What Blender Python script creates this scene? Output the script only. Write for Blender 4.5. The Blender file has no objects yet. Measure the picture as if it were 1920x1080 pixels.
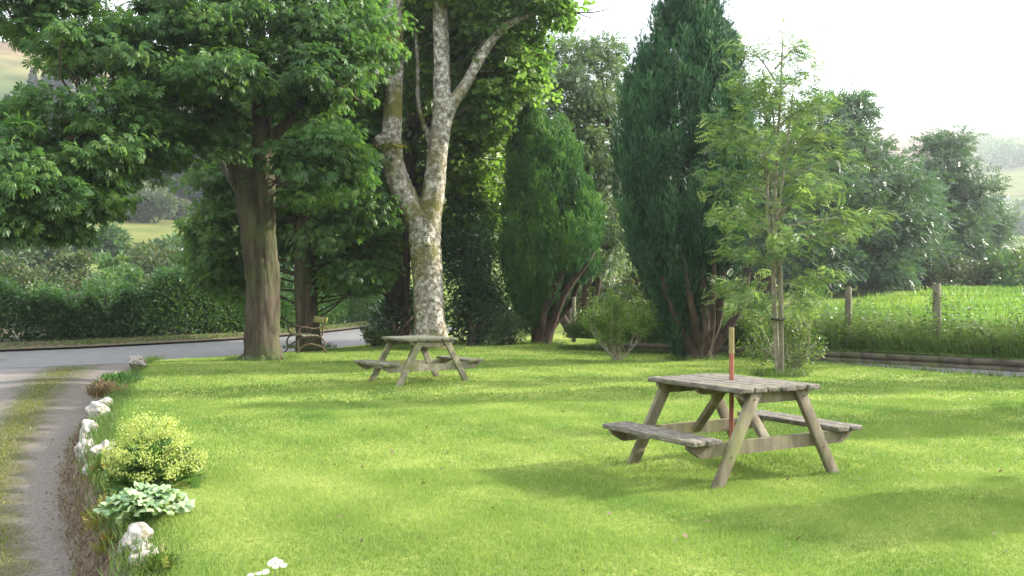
import bpy, math, random
import numpy as np
from mathutils import Vector, Matrix
R = math.radians
rng = np.random.default_rng(7)
random.seed(7)
sc = bpy.context.scene
C = sc.collection
# ------------------------------------------------------------------ camera, sky, sun, exposure
F, HOR, CH = 1806.0, 538.0, 1.53          # focal length and horizon in pixels of the 1920 px photograph, eye height
cam = bpy.data.objects.new('camera', bpy.data.cameras.new('camera')); C.objects.link(cam)
cam.data.sensor_width = 36; cam.data.lens = 36 * F / 1920
cam.location = (0, 0, CH); cam.rotation_euler = (R(90) , 0, 0); cam.data.shift_y = (HOR-540)/1920
cam.data.clip_end = 20000; cam.data.clip_start = .05
sc.camera = cam
SUN_EL, SUN_AZ = R(25), math.atan2(.962, .275)      # azimuth clockwise from +Y
sdir = Vector((math.sin(SUN_AZ)*math.cos(SUN_EL), math.cos(SUN_AZ)*math.cos(SUN_EL), math.sin(SUN_EL)))
sc.world = bpy.data.worlds.new('World'); sc.world.use_nodes = True
wn = sc.world.node_tree.nodes; wl = sc.world.node_tree.links
bg = wn['Background']; sky = wn.new('ShaderNodeTexSky'); sky.sky_type = 'NISHITA'; sky.sun_disc = False
sky.sun_elevation = SUN_EL; sky.sun_rotation = SUN_AZ; sky.dust_density = 3.0; sky.air_density = 1.0
tc = wn.new('ShaderNodeTexCoord'); cn = wn.new('ShaderNodeTexNoise'); cn.inputs['Scale'].default_value = 2.6
cn.inputs['Detail'].default_value = 6; cn.inputs['Roughness'].default_value = .55
cr = wn.new('ShaderNodeMapRange'); cr.inputs[1].default_value = .33; cr.inputs[2].default_value = .55
mx = wn.new('ShaderNodeMix'); mx.data_type = 'RGBA'; mx.inputs['B'].default_value = (8.8, 9.2, 9.6, 1)
wl.new(tc.outputs['Generated'], cn.inputs['Vector']); wl.new(cn.outputs['Fac'], cr.inputs[0])
wl.new(cr.outputs[0], mx.inputs['Factor']); wl.new(sky.outputs[0], mx.inputs['A']); wl.new(mx.outputs['Result'], bg.inputs['Color'])
bg.inputs['Strength'].default_value = .15
sl = bpy.data.lights.new('sun', 'SUN'); sl.energy = 5.0; sl.angle = R(.8); sl.color = (1, .93, .80)
so = bpy.data.objects.new('sun', sl); C.objects.link(so); so.rotation_euler = sdir.to_track_quat('Z', 'Y').to_euler()
sc.view_settings.view_transform = 'Standard'; sc.view_settings.look = 'None'; sc.view_settings.gamma = 1
sc.view_settings.exposure = 1.5
cy = sc.cycles
cy.use_denoising = True; cy.max_bounces = 6; cy.diffuse_bounces = 3; cy.glossy_bounces = 2; cy.transmission_bounces = 4
cy.volume_bounces = 0; cy.transparent_max_bounces = 6; cy.caustics_reflective = False; cy.caustics_refractive = False
cy.sample_clamp_indirect = 6
# ------------------------------------------------------------------ helpers
def at(px, py, Y): return np.array(((px-960)/F*Y, Y, CH-(py-HOR)/F*Y))
def gnd(px, py, z=0.0):
    Y = (CH-z)*F/(py-HOR); return np.array(((px-960)/F*Y, Y, z))
def tag(o, label=None, cat=None, group=None, kind=None):
    if label: o['label'] = label
    if cat: o['category'] = cat
    if group: o['group'] = group
    if kind: o['kind'] = kind
    return o
def empty(name, loc=(0,0,0), rz=0):
    o = bpy.data.objects.new(name, None); C.objects.link(o); o.location = loc; o.rotation_euler = (0,0,rz)
    o.empty_display_size = .2; return o
def build(name, parts, mat, parent=None, tint=None, smooth=False):
    """parts: list of (V, F) numpy; joins them into ONE mesh object. Vertices are world coords (parent at its own loc is compensated)."""
    Vs, tris, quads, off = [], [], [], 0
    for V, Fa in parts:
        V = np.asarray(V, float); Fa = np.asarray(Fa, int)
        Vs.append(V); (tris if Fa.shape[1] == 3 else quads).append(Fa+off); off += len(V)
    V = np.concatenate(Vs)
    if parent is not None:
        inv = np.array(Matrix.LocRotScale(parent.location, parent.rotation_euler, parent.scale).inverted()) if parent.parent is None else np.eye(4)
        if parent.get('abs'): inv = np.array(Matrix(parent['abs']).reshape(4,4)) if False else inv
        V = V @ inv[:3,:3].T + inv[:3,3]
    me = bpy.data.meshes.new(name); me.vertices.add(len(V)); me.vertices.foreach_set('co', V.astype(np.float32).ravel())
    T = np.concatenate(tris) if tris else np.zeros((0,3), int); Q = np.concatenate(quads) if quads else np.zeros((0,4), int)
    loops = np.concatenate([T.ravel(), Q.ravel()]); me.loops.add(len(loops)); me.loops.foreach_set('vertex_index', loops.astype(np.int32))
    st = np.concatenate([np.arange(len(T))*3, len(T)*3+np.arange(len(Q))*4]); me.polygons.add(len(st))
    me.polygons.foreach_set('loop_start', st.astype(np.int32))
    if smooth: me.polygons.foreach_set('use_smooth', np.ones(len(st), bool))
    me.update(calc_edges=True); me.validate(verbose=False)
    if tint is not None:
        a = me.attributes.new('tint', 'FLOAT', 'POINT'); a.data.foreach_set('value', np.asarray(tint, np.float32))
    me.materials.append(mat); o = bpy.data.objects.new(name, me); C.objects.link(o)
    if parent is not None: o.parent = parent
    return o
def nrm(a): return a/np.maximum(np.linalg.norm(a, axis=-1, keepdims=True), 1e-9)
def inst(T, P, D, S, up=None, jit=.6):
    """instances template T=(V,F) at P, local +Y along D, local +Z near up, scale S -> (V,F,n per instance)"""
    V, Fa = T; N = len(P); y = nrm(D)
    u = np.tile((0,0,1.), (N,1)) if up is None else up
    z = u + rng.normal(0, jit, (N,3)); z = nrm(z - (z*y).sum(1)[:,None]*y); x = np.cross(y, z)
    M = np.stack([x,y,z], 2)
    W = np.einsum('nij,vj->nvi', M, V)*np.asarray(S).reshape(-1,1,1) + P[:,None,:]
    FF = Fa[None]+ (np.arange(N)*len(V))[:,None,None]
    return W.reshape(-1,3), FF.reshape(-1, Fa.shape[1])
def tube(pts, rad, n=8, cap=True, wob=0, seed=0, flare=None):
    P = np.asarray(pts, float); rad = np.asarray(rad, float)*np.ones(len(P)); m = len(P)
    T = nrm(np.gradient(P, axis=0)); ref = np.array((0,1.,.13)) if abs(T[0,2])>.5 else np.array((0,0,1.))
    A = nrm(np.cross(T, ref)); B = np.cross(T, A); th = np.arange(n)*2*math.pi/n
    r = rad[:,None]*np.ones((m,n))
    if wob:
        q = np.random.default_rng(seed); k = np.arange(m)[:,None]
        for h in (2,3,5): r = r*(1+wob*q.uniform(.3,1)*np.sin(h*th[None]+q.uniform(0,6)+.25*k*q.uniform(-1,1)))
        r = r*(1+wob*.5*q.normal(size=(m,1)))
    V = P[:,None]+r[...,None]*(np.cos(th)[None,:,None]*A[:,None]+np.sin(th)[None,:,None]*B[:,None]); V = V.reshape(-1,3)
    i = np.arange(m-1)[:,None]*n; j = np.arange(n)[None]; k = (j+1)%n
    Fq = np.stack([i+j, i+k, i+n+k, i+n+j], 2).reshape(-1,4)
    if cap:
        c0, c1 = len(V), len(V)+1; V = np.vstack([V, P[0], P[-1]])
        jj = np.arange(n); kk = (jj+1)%n
        Fq = np.vstack([Fq, np.stack([kk, jj, jj*0+c0, jj*0+c0],1)[:, [0,1,2,3]]*1]) if False else Fq
        tr = np.vstack([np.stack([kk, jj, jj*0+c0],1), np.stack([jj+(m-1)*n, kk+(m-1)*n, jj*0+c1],1)])
        return [(V, Fq), (np.zeros((0,3)), np.zeros((0,3),int)), ('T', V, tr)]
    return [(V, Fq)]
def tubes(lst, **k):
    """list of (pts, rad[, n]) -> parts"""
    out = []
    for a in lst:
        r = tube(a[0], a[1], n=a[2] if len(a) > 2 else 8, **k)
        V, Fq = r[0]; out.append((V, Fq))
        if len(r) > 1: out.append((r[2][1], r[2][2]))
    return out
def curve(P, n):
    """smooth resample of a polyline (Catmull-Rom)"""
    P = np.asarray(P, float); Q = np.vstack([2*P[0]-P[1], P, 2*P[-1]-P[-2]]); out = []
    ts = np.linspace(0, len(P)-1-1e-6, n)
    for t in ts:
        i = int(t); f = t-i; a,b,c,d = Q[i:i+4]
        out.append(.5*((2*b)+(c-a)*f+(2*a-5*b+4*c-d)*f*f+(3*b-a-3*c+d)*f**3))
    return np.array(out)
def box(c, s, M=None):
    V = np.array([(x,y,z) for x in (-.5,.5) for y in (-.5,.5) for z in (-.5,.5)])*np.array(s)
    if M is not None: V = V @ np.asarray(M).T
    return V+np.array(c), np.array([(0,1,3,2),(4,6,7,5),(0,4,5,1),(2,3,7,6),(0,2,6,4),(1,5,7,3)])
# ------------------------------------------------------------------ materials
def newmat(name):
    m = bpy.data.materials.new(name); m.use_nodes = True; return m, m.node_tree.nodes, m.node_tree.links
def ramp(n, stops):
    r = n.new('ShaderNodeValToRGB'); e = r.color_ramp.elements
    while len(e) < len(stops): e.new(.5)
    for k, (p, c) in enumerate(stops): e[k].position = p; e[k].color = (*c, 1)
    return r
def leaf_mat(name, stops, trans=.4, rough=.45, spec=.35, tboost=(1.25,1.3,.7)):
    m, n, l = newmat(name); p = n['Principled BSDF']; out = n['Material Output']
    a = n.new('ShaderNodeAttribute'); a.attribute_name = 'tint'; r = ramp(n, stops); l.new(a.outputs['Fac'], r.inputs[0])
    l.new(r.outputs[0], p.inputs['Base Color']); p.inputs['Roughness'].default_value = rough; p.inputs['Specular IOR Level'].default_value = spec
    t = n.new('ShaderNodeBsdfTranslucent'); mu = n.new('ShaderNodeMix'); mu.data_type = 'RGBA'; mu.blend_type = 'MULTIPLY'; mu.inputs['Factor'].default_value = 1
    mu.inputs['B'].default_value = (*tboost, 1); l.new(r.outputs[0], mu.inputs['A']); l.new(mu.outputs['Result'], t.inputs['Color'])
    s = n.new('ShaderNodeMixShader'); s.inputs[0].default_value = trans
    l.new(p.outputs[0], s.inputs[1]); l.new(t.outputs[0], s.inputs[2]); l.new(s.outputs[0], out.inputs['Surface']); return m
def noise_mat(name, stops, scale=4, detail=8, rough=.9, bump=.4, bscale=None, stretch=(1,1,1), dist=.02, second=None, spec=.2):
    """object-space noise -> ramp; second=(stops, scale, lo, hi) mixes a patchy second colour over it"""
    m, n, l = newmat(name); p = n['Principled BSDF']; p.inputs['Roughness'].default_value = rough; p.inputs['Specular IOR Level'].default_value = spec
    t = n.new('ShaderNodeTexCoord'); mp = n.new('ShaderNodeMapping'); mp.inputs['Scale'].default_value = stretch; l.new(t.outputs['Object'], mp.inputs[0])
    no = n.new('ShaderNodeTexNoise'); no.inputs['Scale'].default_value = scale; no.inputs['Detail'].default_value = detail; no.inputs['Roughness'].default_value = .62
    l.new(mp.outputs[0], no.inputs['Vector']); r = ramp(n, stops); l.new(no.outputs['Fac'], r.inputs[0]); col = r.outputs[0]
    if second:
        n2 = n.new('ShaderNodeTexNoise'); n2.inputs['Scale'].default_value = second[1]; n2.inputs['Detail'].default_value = 6; n2.inputs['Roughness'].default_value = .6; l.new(t.outputs['Object'], n2.inputs['Vector'])
        m2 = n.new('ShaderNodeMapRange'); m2.inputs[1].default_value = second[2]; m2.inputs[2].default_value = second[3]; l.new(n2.outputs['Fac'], m2.inputs[0])
        r2 = ramp(n, second[0]); l.new(no.outputs['Fac'], r2.inputs[0])
        mm = n.new('ShaderNodeMix'); mm.data_type = 'RGBA'; l.new(m2.outputs[0], mm.inputs['Factor']); l.new(col, mm.inputs['A']); l.new(r2.outputs[0], mm.inputs['B']); col = mm.outputs['Result']
    l.new(col, p.inputs['Base Color'])
    if bump:
        nb = n.new('ShaderNodeTexNoise'); nb.inputs['Scale'].default_value = bscale or scale*2; nb.inputs['Detail'].default_value = 8; l.new(mp.outputs[0], nb.inputs['Vector'])
        b = n.new('ShaderNodeBump'); b.inputs['Strength'].default_value = bump; b.inputs['Distance'].default_value = dist; l.new(nb.outputs['Fac'], b.inputs['Height']); l.new(b.outputs[0], p.inputs['Normal'])
    return m
M = {}
M['chestnut_leaf'] = leaf_mat('chestnut_leaf', [(0,(.034,.09,.027)),(.6,(.08,.17,.042)),(.97,(.14,.24,.055)),(1,(.2,.2,.03))], .52)
M['sycamore_leaf'] = leaf_mat('sycamore_leaf', [(0,(.05,.12,.032)),(.6,(.1,.19,.045)),(.98,(.16,.26,.06)),(1,(.28,.26,.03))], .58)
M['lime_leaf'] = leaf_mat('lime_leaf', [(0,(.06,.13,.028)),(.6,(.12,.21,.042)),(.98,(.2,.3,.055)),(1,(.28,.28,.04))], .58)  # yellower lime leaf, lightened so the dim crown looks sunlit
M['dark_leaf'] = leaf_mat('dark_leaf', [(0,(.02,.06,.025)),(1,(.05,.12,.04))], .25, .3, .5)
M['silver_leaf'] = leaf_mat('silver_leaf', [(0,(.06,.11,.055)),(1,(.14,.2,.085))], .4, .4, .5)
M['yew_leaf'] = leaf_mat('yew_leaf', [(0,(.014,.05,.028)),(.5,(.035,.11,.05)),(1,(.085,.2,.075))], .15, .5, .3)
M['yew_leaf_light'] = leaf_mat('yew_leaf_light', [(0,(.016,.06,.02)),(.5,(.045,.14,.038)),(1,(.13,.27,.05))], .2, .5, .3)
M['rowan_leaf'] = leaf_mat('rowan_leaf', [(0,(.075,.15,.055)),(.6,(.135,.22,.08)),(1,(.22,.3,.12))], .5)
M['ash_leaf'] = leaf_mat('ash_leaf', [(0,(.035,.085,.045)),(1,(.09,.16,.07))], .35, .4, .5)
M['hedge_leaf'] = leaf_mat('hedge_leaf', [(0,(.032,.08,.026)),(.8,(.07,.145,.042)),(1,(.13,.19,.05))], .4)
M['scrub_leaf'] = leaf_mat('scrub_leaf', [(0,(.03,.065,.022)),(.75,(.065,.105,.035)),(1,(.13,.11,.05))], .3)
M['conifer_leaf'] = leaf_mat('conifer_leaf', [(0,(.015,.035,.02)),(1,(.03,.06,.03))], .1)
M['weed_leaf'] = leaf_mat('weed_leaf', [(0,(.05,.1,.025)),(.6,(.1,.16,.04)),(.9,(.17,.2,.06)),(1,(.25,.22,.1))], .45)
M['grass_blade'] = leaf_mat('grass_blade', [(0,(.11,.2,.04)),(.5,(.195,.285,.065)),(.9,(.29,.36,.105)),(1,(.38,.39,.18))], .45, .5, .25, (1.1,1.15,.8))
M['field_grass'] = leaf_mat('field_grass', [(0,(.07,.15,.025)),(.6,(.14,.24,.04)),(1,(.25,.28,.08))], .45)
M['mantle_leaf'] = leaf_mat('mantle_leaf', [(0,(.07,.15,.04)),(1,(.13,.22,.06))], .4)
M['mantle_flower'] = leaf_mat('mantle_flower', [(0,(.3,.36,.1)),(1,(.46,.5,.17))], .4)
M['pale_leaf'] = leaf_mat('pale_leaf', [(0,(.16,.27,.13)),(1,(.36,.45,.26))], .3, .6)
M['gold_leaf'] = leaf_mat('gold_leaf', [(0,(.11,.13,.03)),(.7,(.2,.2,.04)),(1,(.26,.14,.04))], .35)
M['dry_leaf'] = leaf_mat('dry_leaf', [(0,(.07,.05,.028)),(1,(.2,.145,.085))], .2)
M['daisy'] = leaf_mat('daisy', [(0,(.7,.72,.68)),(1,(.85,.85,.8))], .2)
M['bark_brown'] = noise_mat('bark_brown', [(.3,(.015,.012,.008)),(.47,(.05,.039,.026)),(.6,(.085,.068,.047)),(.75,(.14,.115,.08))], 8, bump=1, bscale=9, stretch=(1,1,.16), dist=.06, second=([(0,(.035,.05,.015)),(1,(.08,.095,.035))], 1.3, .47, .65))
M['bark_dark'] = noise_mat('bark_dark', [(.3,(.02,.016,.012)),(.7,(.08,.06,.045))], 6, bump=1, stretch=(1,1,.2), dist=.05)
M['bark_pale'] = noise_mat('bark_pale', [(.34,(.08,.068,.05)),(.44,(.2,.175,.145)),(.54,(.34,.31,.275)),(.66,(.66,.64,.6))], 9, bump=1, bscale=22, dist=.05, second=([(0,(.07,.07,.018)),(1,(.2,.18,.06))], 1.0, .47, .6))
M['bark_red'] = noise_mat('bark_red', [(.3,(.022,.016,.012)),(.55,(.06,.04,.03)),(.75,(.16,.125,.1))], 7, bump=.8, stretch=(1,1,.15), dist=.02)
M['bark_young'] = noise_mat('bark_young', [(.3,(.12,.1,.07)),(.7,(.3,.28,.21))], 9, bump=.3)
M['post_wood'] = noise_mat('post_wood', [(.3,(.07,.065,.042)),(.7,(.2,.185,.125))], 9, bump=.5, stretch=(1,1,.15), dist=.01)
M['table_wood'] = noise_mat('table_wood', [(.3,(.1,.09,.062)),(.5,(.18,.165,.12)),(.7,(.28,.26,.2))], 9, bump=.6, bscale=22, stretch=(1,.12,1), dist=.006, second=([(0,(.1,.11,.04)),(1,(.2,.2,.09))], 4, .5, .7))
M['leg_wood'] = noise_mat('leg_wood', [(.3,(.08,.066,.046)),(.5,(.15,.127,.09)),(.7,(.26,.23,.17))], 9, bump=.5, bscale=20, stretch=(1,1,.2), dist=.005, second=([(0,(.12,.13,.05)),(1,(.22,.22,.1))], 3, .52, .72))
M['top_wood'] = noise_mat('top_wood', [(.3,(.05,.042,.032)),(.48,(.11,.096,.08)),(.6,(.17,.155,.13)),(.74,(.34,.32,.28))], 32, bump=.7, bscale=50, stretch=(1,.3,1), dist=.006, second=([(0,(.1,.11,.05)),(1,(.2,.2,.1))], 5, .55, .72))
M['iron'] = noise_mat('iron', [(.3,(.05,.035,.025)),(.7,(.16,.11,.07))], 12, bump=.3)
M['mossy_board'] = noise_mat('mossy_board', [(.3,(.16,.17,.05)),(.7,(.38,.36,.13))], 8, bump=.3)
M['pole_red'] = noise_mat('pole_red', [(.3,(.2,.07,.045)),(.7,(.32,.125,.085))], 10, rough=.5, bump=.1)
M['pole_brass'] = noise_mat('pole_brass', [(.3,(.17,.13,.055)),(.7,(.29,.24,.11))], 10, rough=.4, bump=.1)
M['stone'] = noise_mat('stone', [(.32,(.13,.11,.09)),(.42,(.3,.27,.24)),(.54,(.33,.31,.28)),(.7,(.6,.58,.55))], 14, bump=1, bscale=20, dist=.03, second=([(0,(.07,.06,.035)),(1,(.22,.19,.12))], 9, .5, .6))
M['wall_stone'] = noise_mat('wall_stone', [(.3,(.045,.038,.03)),(.6,(.12,.1,.08)),(.8,(.2,.18,.14))], 4, bump=.6, dist=.02, second=([(0,(.05,.055,.02)),(1,(.1,.1,.04))], 2, .5, .65))
M['moss'] = noise_mat('moss', [(.3,(.06,.07,.02)),(.7,(.16,.16,.05))], 12, bump=.8, dist=.02)
M['asphalt'] = noise_mat('asphalt', [(.3,(.085,.083,.08)),(.7,(.15,.147,.142))], 3, bump=.4, bscale=80, dist=.004, rough=.8)
M['gravel'] = noise_mat('gravel', [(.35,(.07,.065,.06)),(.5,(.15,.145,.14)),(.65,(.3,.29,.28))], 28, bump=.8, dist=.02)
M['verge'] = noise_mat('verge', [(.3,(.04,.035,.02)),(.5,(.085,.07,.042)),(.7,(.14,.11,.07))], 5, bump=.6, dist=.03, second=([(0,(.05,.07,.02)),(1,(.1,.12,.03))], .9, .56, .68))
M['earth'] = noise_mat('earth', [(.3,(.03,.022,.014)),(.5,(.085,.06,.04)),(.7,(.16,.12,.08))], 9, bump=.8, dist=.03)
M['field'] = noise_mat('field', [(.3,(.1,.2,.03)),(.7,(.18,.3,.05))], 1.5, bump=.8, bscale=6, dist=.1, second=([(0,(.16,.22,.05)),(1,(.24,.28,.08))], .25, .48, .6))
M['white_wall'] = noise_mat('white_wall', [(.3,(.7,.69,.66)),(.7,(.8,.79,.76))], 2, bump=0)
M['slate'] = noise_mat('slate', [(.3,(.06,.065,.075)),(.7,(.12,.12,.13))], 3, bump=.2)
M['box_paint'] = noise_mat('box_paint', [(.3,(.4,.38,.33)),(.7,(.6,.58,.52))], 12, bump=.2)
M['glass_dark'] = noise_mat('glass_dark', [(.3,(.02,.025,.03)),(.7,(.04,.045,.05))], 1, rough=.15, bump=0)
# lawn: blotchy mown grass
def lawn_mat():
    m, n, l = newmat('lawn'); p = n['Principled BSDF']; p.inputs['Roughness'].default_value = .8; p.inputs['Specular IOR Level'].default_value = .1
    t = n.new('ShaderNodeTexCoord')
    def noi(s, d=6, ro=.6, st=None):
        q = n.new('ShaderNodeTexNoise'); q.inputs['Scale'].default_value = s; q.inputs['Detail'].default_value = d; q.inputs['Roughness'].default_value = ro
        if st:
            mp = n.new('ShaderNodeMapping'); mp.inputs['Scale'].default_value = st; mp.inputs['Rotation'].default_value = (0,0,R(38)); l.new(t.outputs['Object'], mp.inputs[0]); l.new(mp.outputs[0], q.inputs['Vector'])
        else: l.new(t.outputs['Object'], q.inputs['Vector'])
        return q
    a = noi(1.1, 8, .65); r = ramp(n, [(.3,(.14,.2,.04)),(.48,(.22,.27,.065)),(.7,(.31,.33,.1))]); l.new(a.outputs['Fac'], r.inputs[0])
    b = noi(.8, 4, .5, (3,.25,1)); mr = n.new('ShaderNodeMapRange'); mr.inputs[1].default_value = .45; mr.inputs[2].default_value = .65; mr.inputs[4].default_value = .6; l.new(b.outputs['Fac'], mr.inputs[0])
    mm = n.new('ShaderNodeMix'); mm.data_type = 'RGBA'; mm.inputs['B'].default_value = (.3,.33,.085,1); l.new(mr.outputs[0], mm.inputs['Factor']); l.new(r.outputs[0], mm.inputs['A'])
    c = noi(55, 4, .7); r2 = ramp(n, [(.3,(.55,.6,.5)),(.6,(1.1,1.08,1))]); l.new(c.outputs['Fac'], r2.inputs[0])
    m3 = n.new('ShaderNodeMix'); m3.data_type = 'RGBA'; m3.blend_type = 'MULTIPLY'; m3.inputs['Factor'].default_value = 1; l.new(mm.outputs['Result'], m3.inputs['A']); l.new(r2.outputs[0], m3.inputs['B'])
    l.new(m3.outputs['Result'], p.inputs['Base Color'])
    bu = n.new('ShaderNodeBump'); bu.inputs['Strength'].default_value = .7; bu.inputs['Distance'].default_value = .03; l.new(c.outputs['Fac'], bu.inputs['Height']); l.new(bu.outputs[0], p.inputs['Normal']); return m
M['lawn'] = lawn_mat()
def drive_mat():
    m, n, l = newmat('driveway'); p = n['Principled BSDF']; p.inputs['Roughness'].default_value = .9
    t = n.new('ShaderNodeTexCoord'); s = n.new('ShaderNodeSeparateXYZ'); a = n.new('ShaderNodeAttribute'); a.attribute_name = 'tint'
    no = n.new('ShaderNodeTexNoise'); no.inputs['Scale'].default_value = 3; no.inputs['Detail'].default_value = 8; l.new(t.outputs['Object'], no.inputs['Vector'])
    ad = n.new('ShaderNodeMath'); ad.operation = 'MULTIPLY_ADD'; ad.inputs[1].default_value = .2; l.new(no.outputs['Fac'], ad.inputs[0]); 
    sb = n.new('ShaderNodeMath'); sb.operation = 'SUBTRACT'; sb.inputs[1].default_value = .1; l.new(a.outputs['Fac'], sb.inputs[0]); l.new(sb.outputs[0], ad.inputs[2])
    grav, moss, deb = (.105,.09,.075), (.06,.055,.016), (.05,.034,.023)
    r = ramp(n, [(.0,deb),(.07,(.085,.06,.045)),(.11,grav),(.19,(.12,.103,.086)),(.26,moss),(.37,(.06,.06,.02)),(.45,(.13,.112,.1)),(.6,(.18,.165,.155)),(.72,moss),(1,(.2,.18,.15))]); l.new(ad.outputs[0], r.inputs[0])
    c = n.new('ShaderNodeTexNoise'); c.inputs['Scale'].default_value = 38; c.inputs['Detail'].default_value = 5; c.inputs['Roughness'].default_value = .75; l.new(t.outputs['Object'], c.inputs['Vector'])
    r2 = ramp(n, [(.35,(.5,.5,.5)),(.5,(.95,.95,.95)),(.68,(1.7,1.65,1.6))]); l.new(c.outputs['Fac'], r2.inputs[0])
    m3 = n.new('ShaderNodeMix'); m3.data_type = 'RGBA'; m3.blend_type = 'MULTIPLY'; m3.inputs['Factor'].default_value = 1; l.new(r.outputs[0], m3.inputs['A']); l.new(r2.outputs[0], m3.inputs['B'])
    l.new(m3.outputs['Result'], p.inputs['Base Color'])
    bu = n.new('ShaderNodeBump'); bu.inputs['Strength'].default_value = .8; bu.inputs['Distance'].default_value = .02; l.new(c.outputs['Fac'], bu.inputs['Height']); l.new(bu.outputs[0], p.inputs['Normal']); return m
M['driveway'] = drive_mat()
def hill_mat():
    """far land: moor on the high ground, rough pasture and scrub lower down"""
    m, n, l = newmat('hill'); p = n['Principled BSDF']; p.inputs['Roughness'].default_value = 1; p.inputs['Specular IOR Level'].default_value = 0
    g = n.new('ShaderNodeNewGeometry'); s = n.new('ShaderNodeSeparateXYZ'); l.new(g.outputs['Position'], s.inputs[0])
    no = n.new('ShaderNodeTexNoise'); no.inputs['Scale'].default_value = .012; no.inputs['Detail'].default_value = 8; l.new(g.outputs['Position'], no.inputs['Vector'])
    ma = n.new('ShaderNodeMath'); ma.operation = 'MULTIPLY_ADD'; ma.inputs[1].default_value = 60; l.new(no.outputs['Fac'], ma.inputs[0]); l.new(s.outputs['Z'], ma.inputs[2])
    mr = n.new('ShaderNodeMapRange'); mr.inputs[1].default_value = 20; mr.inputs[2].default_value = 180; l.new(ma.outputs[0], mr.inputs[0])
    r = ramp(n, [(0,(.16,.2,.055)),(.12,(.1,.14,.045)),(.28,(.14,.17,.06)),(.42,(.06,.085,.035)),(.5,(.15,.14,.065)),(.6,(.13,.09,.055)),(1,(.16,.105,.065))]); l.new(mr.outputs[0], r.inputs[0])
    c = n.new('ShaderNodeTexNoise'); c.inputs['Scale'].default_value = .09; c.inputs['Detail'].default_value = 8; l.new(g.outputs['Position'], c.inputs['Vector'])
    r2 = ramp(n, [(.3,(.55,.55,.55)),(.65,(1.2,1.15,1.1))]); l.new(c.outputs['Fac'], r2.inputs[0])
    m3 = n.new('ShaderNodeMix'); m3.data_type = 'RGBA'; m3.blend_type = 'MULTIPLY'; m3.inputs['Factor'].default_value = 1; l.new(r.outputs[0], m3.inputs['A']); l.new(r2.outputs[0], m3.inputs['B'])
    l.new(m3.outputs['Result'], p.inputs['Base Color']); return m
M['hill'] = hill_mat()
# ------------------------------------------------------------------ land
def smooth(a, b, x): t = np.clip((x-a)/(b-a), 0, 1); return t*t*(3-2*t)
def wav(x, y, s, k=1.0):   # cheap smooth pseudo noise
    return np.sin(x*s+1.3*np.sin(y*s*.7+k))*np.cos(y*s*1.1+1.7*np.sin(x*s*.6-k))
LD = [0, 45, 60, 100, 150, 200, 300, 400, 480, 900, 3000]; LZ = [-.6, -.6, -.3, 3.2, 9, 15, 52, 95, 98, 60, 0]
RD = [0, 45, 60, 100, 250, 400, 600, 900, 1100, 1500, 3000]; RZ = [-.6, .6, 1.3, 1.6, 9, 24, 70, 128, 132, 90, 0]
def far_z(x, y):
    d = np.hypot(x, y); th = np.arctan2(x, np.maximum(y, 1e-6)); th = np.where(y < 0, np.sign(x)*1.5, th)
    w = smooth(-.2, .22, th); z = np.interp(d, LD, LZ)*(1-w)+np.interp(d, RD, RZ)*w
    z = z*(1+ .12*w*smooth(.55, .3, th)*smooth(300, 900, d))
    return z + smooth(70, 300, d)*(wav(x, y, .021)*2.2+wav(x, y, .05, 2)*.8)
def fan(d0, d1, nd, na, a0=-math.pi, a1=math.pi):
    d = np.geomspace(d0, d1, nd); a = np.linspace(a0, a1, na); D, A = np.meshgrid(d, a, indexing='ij')
    X, Y = D*np.sin(A), D*np.cos(A); return X, Y
def grid_mesh(X, Y, Z):
    n, m = X.shape; V = np.stack([X, Y, Z], 2).reshape(-1,3); i = np.arange(n-1)[:,None]*m; j = np.arange(m-1)[None]
    return V, np.stack([i+j, i+j+1, i+m+j+1, i+m+j], 2).reshape(-1,4)
X, Y = fan(2, 6000, 150, 361)
d = np.hypot(X, Y)
tag(build('hills', [grid_mesh(X, Y, np.where(d > 3000, 0, far_z(X, Y)))], M['hill'], smooth=True), kind='structure')
# road polyline edges (world)
near_e = np.array([(-40,-1),(-22,11.5),(-11.4,21.5),(-9,23.2),(-7,25.8),(-4.6,31),(-2.6,39),(-1.2,50),(-.2,64)])
far_e  = np.array([(-44,6),(-26,17.5),(-14.4,27.1),(-12,29.5),(-9.4,33.2),(-7.6,38),(-6.4,44),(-5.2,53),(-4.4,66)])
E1, E2 = curve(near_e, 70), curve(far_e, 70)
def strip(A, B, zA, zB, n=5):
    t = np.linspace(0,1,n)[None,:,None]; P = A[:,None]*(1-t)+B[:,None]*t; Z = zA*(1-t[...,0])+zB*t[...,0]
    return grid_mesh(P[...,0], P[...,1], Z*np.ones(P.shape[:2]))
tag(build('road', [strip(E1, E2, -.3, -.3)], M['asphalt'], smooth=True), kind='structure')
OUT = E2 + nrm(E2-E1)*1.1; OUT2 = E2+nrm(E2-E1)*14
o = build('verge', [strip(E2, OUT, -.24, -.1), strip(OUT, OUT2, -.1, .1)], M['verge'], smooth=True); tag(o, kind='structure')
def dist_road(x, y):
    P = np.stack([np.ravel(x), np.ravel(y)], 1); s = E1; dd = np.full(len(P), 1e9)
    for k in range(len(s)-1):
        a, b = s[k], s[k+1]; t = np.clip(((P-a)@(b-a))/((b-a)@(b-a)), 0, 1); dd = np.minimum(dd, np.hypot(*(P-a-t[:,None]*(b-a)).T))
    return dd.reshape(np.shape(x))
XL = ([-2,3.5,5,5.66,8.57,11.5,15,19.4,24], [-.3,-1.35,-1.98,-2.25,-3.72,-4.95,-6.1,-7.5,-8.6])
def xl_road(y): return np.interp(y, E1[:,1], E1[:,0])+.12
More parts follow.
